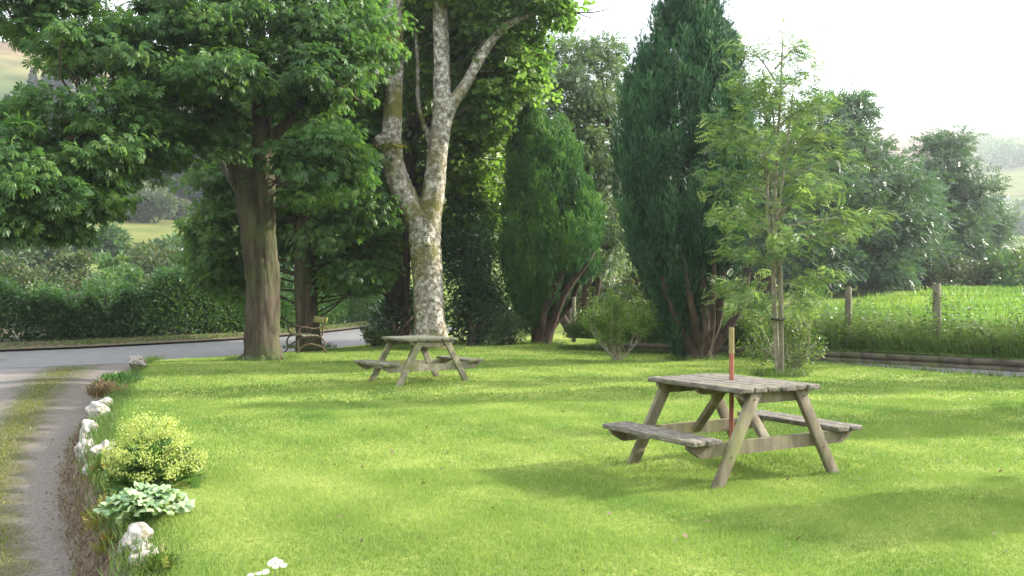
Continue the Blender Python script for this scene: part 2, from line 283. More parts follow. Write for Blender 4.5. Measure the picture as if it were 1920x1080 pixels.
def xl(y): return np.where(y < 23, np.interp(y, XL[0], XL[1]), np.maximum(np.interp(y, XL[0], XL[1]), xl_road(y)))
wall_line = [(1.2,23.9),(2.63,22.7),(4.07,21.6),(6.08,19.9),(9.07,17.06),(13,13.3),(20,6.5),(28,-2)]
def xr(y): return np.interp(-y, [-p[1] for p in wall_line], [p[0] for p in wall_line])   # x of wall at y
def lawn_z(x, y):
    z = .012*wav(x, y, 1.4)+.02*wav(x, y, .45, 2)
    dr = dist_road(x, y); z = z*smooth(0, 3, dr) - .29*smooth(3.9, .05, dr)
    dl = x-np.interp(y, XL[0], XL[1]); z = np.where(y < 21, z-.07*smooth(.35, 0, dl), z)
    return z
def gcut(y): return 1.4*np.interp(-np.asarray(y), [-21.2,-19.9,-18.8,-17.06,-6.5], [.0,.2,.5,1.0,1.2])
ys = np.concatenate([np.arange(-3, 30, .22), np.arange(30, 46, .6)])
rows = []
for y in ys:
    a = xl(y); b = np.where(y < 23.9, xr(y), 1.2+(y-23.9)*.9+.0)
    b = b - gcut(float(y))-.02
    rows.append(np.linspace(float(a), float(b), 90))
X = np.array(rows); Y = ys[:,None]*np.ones_like(X)
tag(build('lawn', [grid_mesh(X, Y, lawn_z(X, Y))], M['lawn'], smooth=True), kind='structure')
# driveway: rows run away from the lawn edge; tint = distance from that edge / 10 m
rows = []; t = np.linspace(0, 1, 80)
Xd, Yd, Td = [], [], []
for y in np.arange(-3, 24.3, .25):
    a = float(np.interp(y, XL[0], XL[1])); w = 9.5
    x = a+.12-t*w; Xd.append(x); Yd.append(np.full(80, y)); Td.append(np.maximum(a-x,0)/np.interp(y,[5,7,9,13,17,22],[.6,.68,.75,.95,1.25,1.5])*.25)
Xd, Yd, Td = map(np.array, (Xd, Yd, Td))
fr_ = smooth(.1, 2.5, dist_road(Xd, Yd)); keep = -.306+.02*fr_*wav(Xd, Yd, 1.7)-.03*fr_*(np.exp(-((Td-.16)/.05)**2)+np.exp(-((Td-.5)/.08)**2))
o = build('driveway', [grid_mesh(Xd, Yd, np.where(dist_road(Xd, Yd)<.0, -.33, keep-.03*smooth(1.0,0,dist_road(Xd,Yd))*0))], M['driveway'], tint=Td.ravel(), smooth=True); tag(o, kind='structure')
# earth bank between driveway and lawn edge
ya = np.arange(-3, 23.4, .18); A = np.stack([np.interp(ya, XL[0], XL[1])+.1, ya], 1)
jj = .05*wav(A[:,0], A[:,1], 3.1); Bn = A.copy(); Bn[:,0] -= .32+jj
o = build('bank', [strip(A, (A+Bn)/2, -.075, -.14+0*.0), strip((A+Bn)/2, Bn, -.14, -.32)], M['earth'], smooth=True); tag(o, kind='structure')
# right: gravel path, wall, bank and field
WL = curve(wall_line, 60); nW = nrm(np.stack([np.gradient(WL[:,1])*-1, np.gradient(WL[:,0])], 1)); nW *= np.where((nW[:,1:]+nW[:,:1])>0, 1, -1)
sel = WL[:,0] > 4.6
gw = np.interp(WL[sel][:,0], [4.6,6.1,7.2,9,20], [.02,.2,.5,1.0,1.2])[:,None]
tag(build('gravel_path', [strip(WL[sel]-nW[sel]*(gw+.15), WL[sel], -.02, .02)], M['gravel'], smooth=True), kind='structure')
def field_z(x, y):
    d = np.hypot(x, y); return .25+.02*wav(x, y, .9)+ 1.1*smooth(20, 58, d)*1.0
t = np.linspace(0, 1, 60)**2
FX = WL[:,0:1]+nW[:,0:1]*(.12+t*60); FY = WL[:,1:2]+nW[:,1:2]*(.12+t*60)
tag(build('field', [grid_mesh(FX, FY, field_z(FX, FY)-.004)], M['field'], smooth=True), kind='structure')
ws = WL[WL[:,0] > 1.9]; wn_ = nW[WL[:,0] > 1.9]
# retaining wall: long low sleepers/stone course with mossy top
wall = empty('retaining_wall', (6.08,19.9,0)); tag(wall, 'low dark mossy retaining wall running below the post and wire fence', 'wall')
parts = []
for k in range(0, len(ws)-1):
    a, b = ws[k], ws[k+1]; dv = b-a; L = np.hypot(*dv); ang = math.atan2(dv[1], dv[0]); m = np.array(Matrix.Rotation(ang, 3, 'Z'))
    c = (a+b)/2+wn_[k]*.1
    for r_ in range(2):
        parts.append(box((c[0]+random.uniform(-.006,.006), c[1]+random.uniform(-.006,.006), -.02+r_*.125+.06), (L+.02-.012*r_, .2, .118), m))
build('stone_course', parts, M['wall_stone'], wall)
n = 5200; k = rng.integers(0, len(ws)-1, n); f = rng.random((n,1)); P2 = ws[k]*(1-f)+ws[k+1]*f+wn_[k]*rng.uniform(-.01,.22,(n,1))
BL = (np.array([(-.12,0,0),(.12,0,0),(.0,1,0)]), np.array([(0,1,2)]))
P = np.column_stack([P2, np.full(n,.225)]); D = rng.normal(0,.5,(n,3)); D[:,2] = 1
V, Fc = inst(BL, P, D, rng.uniform(.03,.07,n)); build('moss_cap', [(V,Fc)], M['weed_leaf'], wall, tint=np.repeat(rng.random(n)*.6,3))
# ------------------------------------------------------------------ leaf templates (local +Y = tip, +Z = upper side)
def leaflet(L=1, w=.22, fold=.08, droop=0):
    V = np.array([(0,0,0),(-w,.5*L,fold),(0,L,-droop),(w,.5*L,fold),(0,.5*L,0)]); return V, np.array([(0,4,1),(1,4,2),(0,3,4),(3,2,4)])
def quadleaf(w=.28): return np.array([(0,0,0),(w,.45,.06),(0,1,0),(-w,.45,.06)]), np.array([(0,1,2,3)])
def join(ts):
    V, Fa, o = [], [], 0
    for v, f in ts: V.append(v); Fa.append(f+o); o += len(v)
    return np.vstack(V), np.vstack(Fa)
def rotz(T, a, s=1, off=(0,0,0), tilt=0):
    m = np.array(Matrix.Rotation(a,3,'Z') @ Matrix.Rotation(tilt,3,'X')); return T[0]*s@m.T+np.array(off), T[1]
def narrow(w): return np.array([(0,0,0),(w,.66,.04),(0,1,-.1),(-w,.66,.04)]), np.array([(0,1,2,3)])
PALM = join([rotz(narrow(.135), a, s, (0,.12,0), -.4) for a, s in ((0,1),(.6,.95),(-.6,.95),(1.2,.75),(-1.2,.75),(1.9,.5),(-1.9,.5))])
MAPLE = (np.array([(0,0,0),(.32,.02,.03),(.62,.38,-.04),(.36,.52,.02),(0,1,-.06),(-.36,.52,.02),(-.62,.38,-.04),(-.32,.02,.03)]), np.array([(0,1,2,3),(0,3,4,5),(0,5,6,7)]))
PIN = join([rotz(narrow(.13), s*1.05, .34-.1*abs(k-3)/4, (0,.18+k*.13,-.012*k*k)) for k in range(6) for s in (1,-1)]+[rotz(narrow(.13),0,.3,(0,.92,-.3))])
ELL = quadleaf(.3)
SPRAY = join([rotz(quadleaf(.3), a, .5, (0,k*.22,0)) for k,a in enumerate((.9,-.8,.7,-.7,0))])
TUFT = join([(np.array([(-.07,0,0),(.07,0,0),(.0,1,0),(0,.5,.06)])@np.array(Matrix.Rotation(a,3,'Y')@Matrix.Rotation(b,3,'X')).T*s, np.array([(0,3,2,0),(3,1,2,3)])[:,:3]) for a,b,s in ((0,0,1),(1.2,.25,.85),(2.3,-.25,.85),(.6,.5,.65),(3,-.5,.65))])
NEEDLE = join([rotz((np.array([(-.05,0,0),(.05,0,0),(0,1,0)]), np.array([(0,1,2)])), a, s, (0,k,0)) for a,s,k in ((.9,.5,0),(-.9,.5,.1),(.7,.5,.3),(-.7,.5,.4),(0,.6,.4),(.4,.6,.2),(-.4,.6,.25))])
# ------------------------------------------------------------------ tree builder
def lobe_points(lobes, n, power=.45):
    vol = np.array([l[1][0]*l[1][1]*l[1][2]*(l[2] if len(l)>2 else 1) for l in lobes])**.75; k = rng.choice(len(lobes), n, p=vol/vol.sum())
    d = nrm(rng.normal(size=(n,3))); r = rng.random(n)**power
    c = np.array([l[0] for l in lobes])[k]; s = np.array([l[1] for l in lobes])[k]; return c+d*r[:,None]*s, d
def lobe(px, py, Y, rx, ry, rd, w=1): return (at(px, py, Y), (rx/F*Y, rd, ry/F*Y), w)
def crown(parent, name, mat, tmpl, lobes, ncl, per, size, crad=.5, flat=.5, droop=.5, power=.45, limbs=None, tw=True, twig_mat=None, upb=0, jit=.6, tint_shift=0, tprob=.5):
    pc, dc = lobe_points(lobes, ncl, power)
    cr_ = crad*rng.uniform(.6, 1.35, ncl)
    g = rng.normal(size=(ncl*per,3)); g = nrm(g)*(rng.random(ncl*per)**.5)[:,None]; g[:,2] *= flat
    idx = np.repeat(np.arange(ncl), per); P = pc[idx]+g*cr_[idx][:,None]; P[:,2] -= .25*crad*(g[:,0]**2+g[:,1]**2)*droop
    D = nrm(g+.5*dc[idx]+rng.normal(0,.35,g.shape)); D[:,2] += upb-droop*.6
    S = size*rng.uniform(.5, 1.4, len(P)); up = np.tile((0,0,1.),(len(P),1))+.5*dc[idx]
    V, Fc = inst(tmpl, P, D, S, up, jit)
    tn = np.clip(np.repeat(rng.random(ncl)*.45+tint_shift, per)+rng.random(ncl*per)**1.5*.6, 0, .95)+ .05*(rng.random(ncl*per) < .012)
    build(name, [(V, Fc)], mat, parent, tint=np.repeat(tn, len(tmpl[0])))
    tws = []
    if tw and limbs is not None:
        L = np.vstack([l for l in limbs])
        for p, c in zip(pc, cr_):
            LL = L[rng.random(len(L)) < .3] if len(L) > 12 else L; LL = LL if len(LL) else L
            q = LL[np.argmin(((LL-p-np.array((0,0,-.6)))**2).sum(1)+ (LL[:,2] > p[2]+.3)*4)]; ln = np.linalg.norm(p-q)
            if ln > 2.2 or random.random() > tprob: continue
            mid = (p+q)/2+np.array((random.uniform(-.2,.2)*ln, random.uniform(-.2,.2)*ln, random.uniform(-.1,.25)*ln))
            tws.append((curve([q, mid, p, p+nrm(p-q)*c*.5], 7), np.linspace(.008+.011*ln, .004, 7), 5))
        if tws: build('branches', tubes(tws, cap=False), twig_mat, parent)
    return pc
def trunk(parent, limbs, mat, wob=.05, name='trunk', n=14, roots=0):
    """limbs: list of (list of points, list of radii)"""
    out, cs = [], []
    for k, (p, r) in enumerate(limbs):
        m = max(8, len(p)*6); cp = curve(p, m); rr = np.interp(np.linspace(0,1,m), np.linspace(0,1,len(r)), r)
        out += tubes([(cp, rr, n if k < 4 else 8)], wob=wob, seed=k+3); cs.append(cp)
    if roots:
        p0 = np.array(limbs[0][0][1])
        for k in range(8):
            a = k*.785+random.uniform(-.25,.25); d_ = np.array((math.cos(a), math.sin(a), 0)); ln = random.uniform(1.15,1.6)*roots
            out += tubes([(curve([p0+d_*roots*.35+np.array((0,0,.55+.3*random.random())), p0+d_*roots*.8+np.array((0,0,.12)), p0+d_*ln+np.array((0,0,-.02)), p0+d_*ln*1.25+np.array((0,0,-.12))], 9), np.linspace(.17,.06,9)*roots/.43, 8)], wob=.08, seed=k)
    build(name, out, mat, parent, smooth=True); return cs
# ---- horse chestnut by the road
b = gnd(495, 676); Yc = b[1]
A = lambda px, py, dy=0: at(px, py, Yc+dy)
t1 = empty('chestnut_tree', b); tag(t1, 'large horse chestnut with brown forked trunk nearest the road, boughs sweeping left', 'tree')
limbs = [([A(495,700), A(494,668), A(489,620), A(490,540), A(480,460), A(466,370), A(452,320)], [.5,.40,.34,.315,.29,.25,.22]),
         ([A(500,690), A(501,610), A(500,520), A(494,440), A(495,340), A(490,230), A(485,130), A(480,-20), A(470,-160)], [.25,.26,.26,.25,.23,.2,.18,.14,.06]),
         ([A(458,340), A(435,280), A(405,220,-.5), A(350,120,-1), A(300,0,-1.4)], [.26,.19,.15,.11,.05]),
         ([A(490,250), A(380,190,-1.0), A(250,210,-2), A(120,270,-2.6), A(40,330,-3)], [.16,.13,.1,.07,.03]),
         ([A(488,180), A(400,90,-.4), A(280,60,-1), A(130,60,-1.5), A(20,30,-2)], [.14,.11,.09,.06,.03]),
         ([A(490,280), A(560,210,-.3), A(620,180,-.6), A(680,190,-.8)], [.13,.09,.07,.03]),
         ([A(485,120), A(540,40), A(620,-30,.5), A(700,-90,1)], [.13,.1,.07,.03]),
         ([A(472,400), A(430,330,1), A(380,260,1.6), A(330,230,2)], [.12,.09,.06,.03])]
cs = trunk(t1, limbs, M['bark_brown'], .05, roots=.3)
lobes = [lobe(70,330,Yc-2.6,130,110,1.6), lobe(60,400,Yc-2.8,90,52,1.2,1.2), lobe(190,250,Yc-2,150,90,1.8), lobe(215,95,Yc-2,125,70,1.7,.7), lobe(330,60,Yc-1,170,110,2,.6),
         lobe(500,0,Yc-.4,190,110,2.0,.5), lobe(320,200,Yc-1.2,110,90,1.8), lobe(590,150,Yc-.6,90,90,1.6), lobe(640,70,Yc,110,110,2), lobe(400,-140,Yc,220,70,2,.15), lobe(60,0,Yc-1.5,130,60,1.3,.9), lobe(120,70,Yc-1.5,70,35,1,1), lobe(40,215,Yc-2,70,35,1,1.1),
         lobe(385,250,Yc-1,45,60,.9,1.2), lobe(600,300,Yc-.8,75,90,1.2,1.2), lobe(150,370,Yc-2.6,80,45,1.2,1), lobe(410,130,Yc-1.6,120,80,1,1)]
crown(t1, 'crown', M['chestnut_leaf'], PALM, lobes, 600, 84, .132, crad=.5, flat=.42, droop=.75, limbs=cs[2:], twig_mat=M['bark_dark'])
# ---- second chestnut behind
b = gnd(580, 652); Yb = b[1]
A = lambda px, py, dy=0: at(px, py, Yb+dy)
t2 = empty('chestnut_tree', b); tag(t2, 'slimmer horse chestnut right behind the iron bench, trunk lit along its right edge', 'tree')
limbs = [([A(582,668), A(580,645), A(576,600), A(572,520), A(575,440), A(580,330), A(590,200), A(600,60)], [.42,.33,.29,.28,.26,.22,.18,.08]),
         ([A(575,430), A(500,380,.4), A(430,370,.8), A(380,400,1)], [.13,.1,.07,.03]),
         ([A(578,400), A(640,350,-.4), A(690,370,-.6)], [.12,.08,.03]),
         ([A(580,330), A(520,250,1), A(460,200,2)], [.13,.09,.04])]
cs = trunk(t2, limbs, M['bark_brown'], .05, roots=.2)
lobes = [lobe(415,450,Yb+.6,58,85,1.2,1.3), lobe(420,350,Yb+.5,60,60,1.4), lobe(540,420,Yb+.8,62,60,1.0,1.1), lobe(650,420,Yb-.2,75,100,1.5,1.1), lobe(680,500,Yb,50,45,1,1.2),
         lobe(640,300,Yb,90,90,1.8), lobe(540,250,Yb+1.2,120,110,1.6), lobe(610,130,Yb+.6,120,110,2), lobe(700,200,Yb+1,60,110,1.5), lobe(560,380,Yb+1.5,110,100,1.5), lobe(650,495,Yb+.2,55,42,.9,1.2), lobe(690,350,Yb-.4,60,90,1.1,1.1), lobe(560,300,Yb-.5,70,80,1), lobe(430,520,Yb+.6,60,40,1)]
crown(t2, 'crown', M['chestnut_leaf'], PALM, lobes, 560, 80, .135, crad=.52, flat=.55, droop=.75, limbs=cs, twig_mat=M['bark_dark'], tint_shift=.12)
# ---- pale forked sycamore behind the far table
b = gnd(808, 655); Ys = b[1]
A = lambda px, py, dy=0: at(px, py, Ys+dy)
t3 = empty('sycamore_tree', b); tag(t3, 'big sycamore with pale blotched forked trunk rising behind the farther table', 'tree')
limbs = [([A(809,676), A(809,645), A(806,600), A(802,530), A(796,450), A(797,415)], [.62,.44,.38,.375,.40,.40]),
         ([A(806,470), A(786,420), A(762,375,-.1), A(743,330,-.2), A(733,280,-.2), A(738,200,-.2), A(740,120), A(740,40), A(742,-80), A(730,-220)], [.30,.33,.30,.27,.27,.23,.21,.2,.15,.06]),
         ([A(800,470), A(802,420), A(812,360), A(820,290), A(828,220), A(828,130), A(826,50), A(822,-60), A(830,-220)], [.28,.33,.29,.26,.25,.2,.2,.16,.06]),
         ([A(832,240), A(845,200), A(872,160), A(900,110), A(935,60), A(975,35), A(1010,22), A(1050,30)], [.17,.16,.13,.12,.1,.08,.05,.03]),
         ([A(872,160), A(900,100,.2), A(925,50,.2), A(950,0,.2), A(960,-80,.3)], [.1,.1,.08,.07,.03]),
         ([A(808,330,.2), A(806,270,.4), A(785,200,.5), A(783,120,.5), A(778,40,.5)], [.07,.07,.06,.05,.03]),
         ([A(734,280,-.2), A(715,262,-.3), A(706,268,-.4)], [.16,.15,.1]),
         ([A(826,40), A(812,0), A(790,-60)], [.1,.09,.04])]
cs = trunk(t3, limbs, M['bark_pale'], .04, n=18)
tw = [([A(1040,28), A(1080,24), A(1120,22), A(1165,10)], [.03,.02,.015,.006]), ([A(1080,24), A(1110,34), A(1140,36)], [.015,.01,.005]), ([A(1060,28), A(1070,44), A(1065,60)], [.012,.01,.005]), ([A(1100,22), A(1120,12), A(1132,3)], [.012,.01,.005])]
build('bare_twigs', sum([tubes([(curve(p,9), np.interp(np.linspace(0,1,9), np.linspace(0,1,len(r)), r), 6)]) for p, r in tw], []), M['bark_dark'], t3)
lobes = [lobe(685,120,Ys-.3,48,50,.9,1.2), lobe(770,30,Ys+1.4,90,60,1,.6), lobe(900,30,Ys+1.0,120,60,1.6), lobe(980,130,Ys+1,50,70,1.2,1.3), lobe(930,170,Ys+1.4,70,80,1.4), lobe(850,-60,Ys,190,70,2.5), lobe(1010,10,Ys,70,35,1.2,1.2),
         lobe(720,-60,Ys+1.6,120,70,1.2,.7), lobe(860,120,Ys+1.8,90,110,1)]
crown(t3, 'crown', M['sycamore_leaf'], MAPLE, lobes, 330, 76, .135, crad=.55, flat=.5, droop=.8, limbs=cs[3:]+cs[1:3], twig_mat=M['bark_dark'], tint_shift=.25, tprob=.15)
p0 = A(733,276,-.55); n = 130; g = rng.normal(size=(n,3))*np.array((.17,.1,.05)); V, Fc = inst(MAPLE, p0+g, g*np.array((1,1,.3))+np.array((0,-.05,.03)), rng.uniform(.05,.1,n))
build('sprouting_leaves', [(V,Fc)], M['gold_leaf'], t3, tint=np.repeat(rng.random(n)*.9, len(MAPLE[0])))
# moss at the foot and in the fork
# nest box
nb = empty('nest_box', A(800,452,-.44)); tag(nb, 'small pale box with a dark round hole fixed below the sycamore fork', 'nest box')
c = A(800,452,-.46); build('box_body', [box(c, (.14,.1,.18)), box(c+np.array((0,-.01,.1)), (.17,.14,.02))], M['box_paint'], nb)
build('hole_disc', tubes([([c+np.array((0,-.051,.02)), c+np.array((0,-.056,.02))], [.022,.022], 12)]), M['glass_dark'], nb)  # dark disc on the front stands for the shade inside the hole
# ---- dark trunk tree behind
b = gnd(745, 641, -.05); Yd = b[1]
A = lambda px, py, dy=0: at(px, py, Yd+dy)
t4 = empty('lime_tree', b); tag(t4, 'tree with dark shaded trunk standing behind and left of the pale sycamore', 'tree')
limbs = [([A(747,655), A(747,630), A(746,560), A(748,460), A(752,380), A(770,250), A(800,120), A(810,-50)], [.5,.4,.36,.34,.3,.25,.18,.08]),
         ([A(752,380), A(820,300,.2), A(880,270,.3), A(940,260,.3)], [.16,.12,.08,.03]), ([A(755,360), A(700,300), A(640,260)], [.14,.1,.04]), ([A(765,270), A(850,180,.5), A(930,120,.8)], [.14,.1,.04])]
cs = trunk(t4, limbs, M['bark_dark'], .05)
lobes = [lobe(890,400,Yd,70,90,1.5,1.3), lobe(890,290,Yd-.2,85,80,1.6,1.2), lobe(900,200,Yd,85,80,1.8), lobe(780,250,Yd+1.2,90,120,1.6), lobe(690,420,Yd+.8,75,110,1.5,1.2), lobe(640,300,Yd+1.6,90,120,1.5), lobe(780,90,Yd+1,160,110,2.2), lobe(860,470,Yd+.3,50,50,1), lobe(800,380,Yd+1.6,90,100,1.2), lobe(950,90,Yd+.6,60,80,1.5), lobe(690,485,25.4,38,50,.8,1.2), lobe(650,430,25.8,50,50,.9), lobe(640,520,25.6,40,25,.7)]  # last three lobes paint a sunlit patch in bright leaf colour
crown(t4, 'crown', M['lime_leaf'], MAPLE, lobes, 500, 62, .15, crad=.55, flat=.55, droop=.8, limbs=cs, twig_mat=M['bark_dark'], tint_shift=.1)
# ---- generic bush/tree made from lobes with hidden stems
def bush(name, label, cat, base, lobes, mat, tmpl, ncl, per, size, stems=4, crad=.35, flat=.8, droop=.2, group=None, sr=.03, smat='bark_dark', power=.45, jit=.8, twigs=True, upb=.2, tint_shift=0):
    t = empty(name, base); tag(t, label, cat, group)
    L = []
    for k in range(stems):
        lb = lobes[k % len(lobes)]; top = lb[0]+rng.normal(0,.25,3)*np.array(lb[1]); bb = np.array(base)+np.array((random.uniform(-.1,.1)*sr*20, random.uniform(-.1,.1)*sr*20, -.08))
        mid = bb*.5+top*.5+rng.normal(0,.08,3)*abs(top[2]-bb[2]); L.append(([bb, mid, top], [sr*1.6, sr, sr*.35]))
    cs = trunk(t, L, M[smat], .04, 'stems' if stems > 1 else 'trunk', n=8)
    crown(t, 'crown' if cat == 'tree' else 'foliage', mat, tmpl, lobes, ncl, per, size, crad, flat, droop, power, limbs=cs, tw=twigs, twig_mat=M[smat], upb=upb, jit=jit, tint_shift=tint_shift)
    return t
# silver-leaved tree behind the yews
Yw = 33.0
bush('willow_tree', 'tall loose grey green tree filling the gap between the two columnar yews', 'tree', at(1080,640,Yw),
     [lobe(1090,150,Yw,90,80,2), lobe(1060,270,Yw,100,90,2), lobe(1110,370,Yw,90,100,2), lobe(1140,460,Yw-.5,60,70,1.5), lobe(1000,180,Yw+.5,60,80,1.5), lobe(1130,250,Yw+.5,70,100,1.5), lobe(1060,90,Yw,50,35,1.2,.6), lobe(1125,110,Yw,45,40,1.1,.6), lobe(990,380,Yw+1,80,120,1.5)],
     M['silver_leaf'], SPRAY, 420, 70, .16, stems=5, sr=.12, crad=.6, droop=.6, flat=.6, upb=0)
# holly and laurel mass behind the sycamore
bush('holly_bush', 'dark glossy holly between the sycamore trunk and the smaller yew', 'bush', gnd(885,648), [lobe(880,520,26.5,62,90,1.4), lobe(900,600,26.2,60,45,1.2), lobe(860,450,27,45,60,1.1), lobe(930,590,27,45,50,1), lobe(900,420,27.4,50,60,1)],
     M['dark_leaf'], ELL, 230, 120, .085, stems=5, sr=.05, crad=.42)
bush('laurel_bush', 'low dark laurel beside the road behind the farther table', 'bush', gnd(735,645), [lobe(750,590,28.2,42,50,1.1), lobe(716,600,28.8,25,36,.8), lobe(790,590,28.4,40,50,1)],
     M['dark_leaf'], ELL, 100, 100, .1, stems=4, sr=.04, crad=.4)
bush('verge_bush', 'small bright green bush at the lawn corner by the road', 'bush', gnd(700,648), [lobe(697,630,25.2,16,17,.4), lobe(716,634,25.0,14,13,.35)], M['weed_leaf'], ELL, 26, 60, .07, stems=3, sr=.015, crad=.16)
bush('variegated_bush', 'small pale leaved bush left of the smaller yew base', 'bush', gnd(960,648), [lobe(955,618,25.4,34,28,.6), lobe(935,632,25.2,26,16,.5)], M['silver_leaf'], ELL, 60, 70, .07, stems=4, sr=.02, crad=.22)
# ---- yews
def yew(label, base, prof, Y, mat, nplume, stems, plume_len, light=0, spires=()):
    """prof: list of (py, px_left, px_right)"""
    t = empty('yew_tree', base); tag(t, label, 'tree')
    pr = np.array(prof, float); pr = pr[np.argsort(-pr[:,0])]            # bottom to top
    zz = CH-(pr[:,0]-HOR)/F*Y; xa = (pr[:,1]-960)/F*Y; xb = (pr[:,2]-960)/F*Y
    z = rng.uniform(zz[0], zz[-1], nplume*6); w = np.interp(z, zz, (xb-xa)/2); k = rng.random(len(z)) < (w/w.max()+.12); z = z[k][:nplume]; w = np.interp(z, zz, (xb-xa)/2); c = np.interp(z, zz, (xa+xb)/2)
    n = len(z); th = rng.uniform(0, 2*math.pi, n); rr = w*np.where(rng.random(n) < .8, rng.uniform(.80, 1.08, n), rng.uniform(.3, .8, n))-.12
    P0 = np.stack([c+np.cos(th)*rr, Y+np.sin(th)*rr*.95, z], 1)
    pl = plume_len*rng.uniform(.55, 1.3, n)
    for sx, sy, sl in spires:                                             # free-standing tips at the outline
        q = at(sx, sy, Y)
        for _ in range(4): P0 = np.vstack([P0, q+np.array((random.uniform(-.1,.1), random.uniform(-.1,.1), -sl*random.uniform(.1,.6)))]); pl = np.append(pl, sl); th = np.append(th, math.pi/2)
    n = len(P0); per = 85
    u = rng.random((n,per)); ph = rng.uniform(0, 2*math.pi, (n,per)); prad = (.11+.14*rng.random(n)**1.5)[:,None]*np.sin(np.pi*np.clip(u*.9+.06,0,1))**.8*(rng.random((n,per))**.4)
    lean = np.stack([np.cos(th), np.sin(th)*.95, np.zeros(n)], 1)*rng.uniform(.0,.2,(n,1))
    P = P0[:,None]+np.stack([np.cos(ph)*prad, np.sin(ph)*prad, (u-.5)*pl[:,None]], 2)+lean[:,None]*(u[...,None]-.3)*pl[:,None,None]
    D = np.stack([np.cos(ph)*.5, np.sin(ph)*.5, np.full_like(ph, 1.0)], 2)+rng.normal(0,.2,(n,per,3))
    tn = np.clip(rng.random((n,1))**1.5*.6+.6*u**1.5+.25*(rng.random((n,per))-.5)+light, 0, 1)  # tint darkens plume bases and lightens tips, painting in the shaded gaps
    V, Fc = inst(TUFT, P.reshape(-1,3), D.reshape(-1,3), rng.uniform(.09,.19,n*per), jit=1); build('crown', [(V,Fc)], mat, t, tint=np.repeat(tn.ravel(), len(TUFT[0])))
    L = []
    for (pts, r) in stems: L.append(([at(x, y, Y+dy) for x, y, dy in pts], r))
    trunk(t, L, M['bark_red'], .07, n=10)
    return t
b = gnd(1310,674); Yy = b[1]
prof2 = [(628,1262,1290),(600,1240,1305),(560,1222,1335),(520,1200,1362),(450,1170,1392),(400,1160,1400),(300,1160,1402),(220,1168,1398),(150,1182,1385),(100,1196,1368),(50,1222,1350),(0,1250,1342),(-45,1275,1325)]
st = [([(1312,690,0),(1310,665,0),(1300,630,0),(1290,590,-.2),(1270,530,-.3),(1250,440,-.3)], [.36,.27,.22,.17,.12,.08]),
      ([(1316,685,0),(1318,650,-.1),(1322,610,-.3),(1318,550,-.55),(1312,480,-.7),(1310,420,-.6)], [.2,.17,.12,.1,.07,.05]),
      ([(1318,680,0),(1330,640,0),(1345,600,-.2),(1352,550,-.4),(1355,490,-.6),(1358,400,-.5)], [.17,.13,.1,.09,.06,.04]),
      ([(1320,680,0),(1345,645,.1),(1375,600,.1),(1395,560,.1),(1405,510,.2)], [.14,.1,.08,.06,.03]),
      ([(1305,670,0),(1285,630,-.2),(1262,580,-.4),(1240,520,-.5)], [.14,.11,.08,.04]),
      ([(1312,660,-.1),(1302,600,-.5),(1290,540,-.75),(1282,470,-.8)], [.09,.08,.06,.03]),
      ([(1325,665,-.1),(1336,610,-.5),(1338,540,-.8),(1340,470,-.8)], [.06,.05,.045,.03])]
yew('tall broad columnar yew with many bare stems, right behind the nearer table', b, prof2, Yy, M['yew_leaf'], 860, st, 1.15, 0, [(1222,90,.9),(1180,170,.8),(1215,110,.7),(1250,10,.9),(1335,10,.9),(1382,90,.7),(1372,70,.8)])
b = gnd(1015,646); Y1 = b[1]
prof1 = [(612,985,1015),(585,968,1035),(550,956,1062),(500,942,1118),(450,936,1130),(400,940,1124),(340,948,1104),(290,956,1080),(250,966,1050),(220,975,1010),(200,982,998)]
st = [([(1015,662,0),(1014,640,0),(1018,600,0),(1030,550,-.3),(1040,490,-.5),(1035,420,-.4)], [.34,.25,.2,.14,.1,.05]),
      ([(1018,650,0),(1035,605,-.1),(1052,560,-.4),(1078,520,-.5),(1100,495,-.5),(1115,470,-.4)], [.2,.15,.11,.09,.06,.03]),
      ([(1012,650,0),(1000,600,-.1),(990,550,-.3),(985,480,-.4)], [.15,.12,.09,.04]),
      ([(1020,640,0),(1045,600,.1),(1070,570,0),(1085,530,-.2)], [.12,.09,.07,.04]),
      ([(1018,630,-.1),(1022,580,-.5),(1055,510,-.8),(1075,440,-.7)], [.1,.09,.07,.03])]
yew('smaller bright green columnar yew with reddish limbs between sycamore and tall yew', b, prof1, Y1, M['yew_leaf_light'], 600, st, 1.0, .1, [(984,215,.9),(1030,260,.8),(1060,285,.7),(1100,350,.6),(1000,240,.8)])
# ---- staked rowan sapling
b = gnd(1462,704); Yr = b[1]
A = lambda px, py, dy=0: at(px, py, Yr+dy)
t5 = empty('rowan_sapling', b); tag(t5, 'young rowan tied to a stake with thin pale stems and feathery leaves', 'tree')
limbs = [([A(1462,708), A(1458,680), A(1453,600), A(1450,500), A(1451,400), A(1456,300), A(1462,200), A(1466,110), A(1468,60)], [.06,.05,.045,.042,.038,.03,.022,.015,.007]),
         ([A(1451,480), A(1440,400), A(1438,300,.1), A(1434,200,.1), A(1430,130,.1)], [.035,.03,.022,.014,.007]),
         ([A(1452,440), A(1466,350,-.1), A(1478,250,-.1), A(1490,150,-.2)], [.03,.024,.015,.007])]
br = [(560,1350,540,.2),(540,1560,520,-.3),(500,1370,470,-.3),(470,1610,430,.2),(440,1340,400,.4),(430,1645,408,-.2),(400,1570,350,.3),(380,1345,330,-.2),(350,1585,290,-.3),(330,1330,250,.3),(300,1560,240,.2),(280,1350,220,.1),(240,1545,190,-.2),(220,1380,150,.2),(180,1530,130,.1),(150,1400,90,-.2),(130,1510,80,.2),(600,1400,560,-.5),(590,1520,560,.5),(460,1400,380,-.7),(420,1520,340,-.8),(360,1420,260,-.7),(310,1500,220,.8),(520,1480,440,-.9),(250,1440,150,-.6)]
lr = []
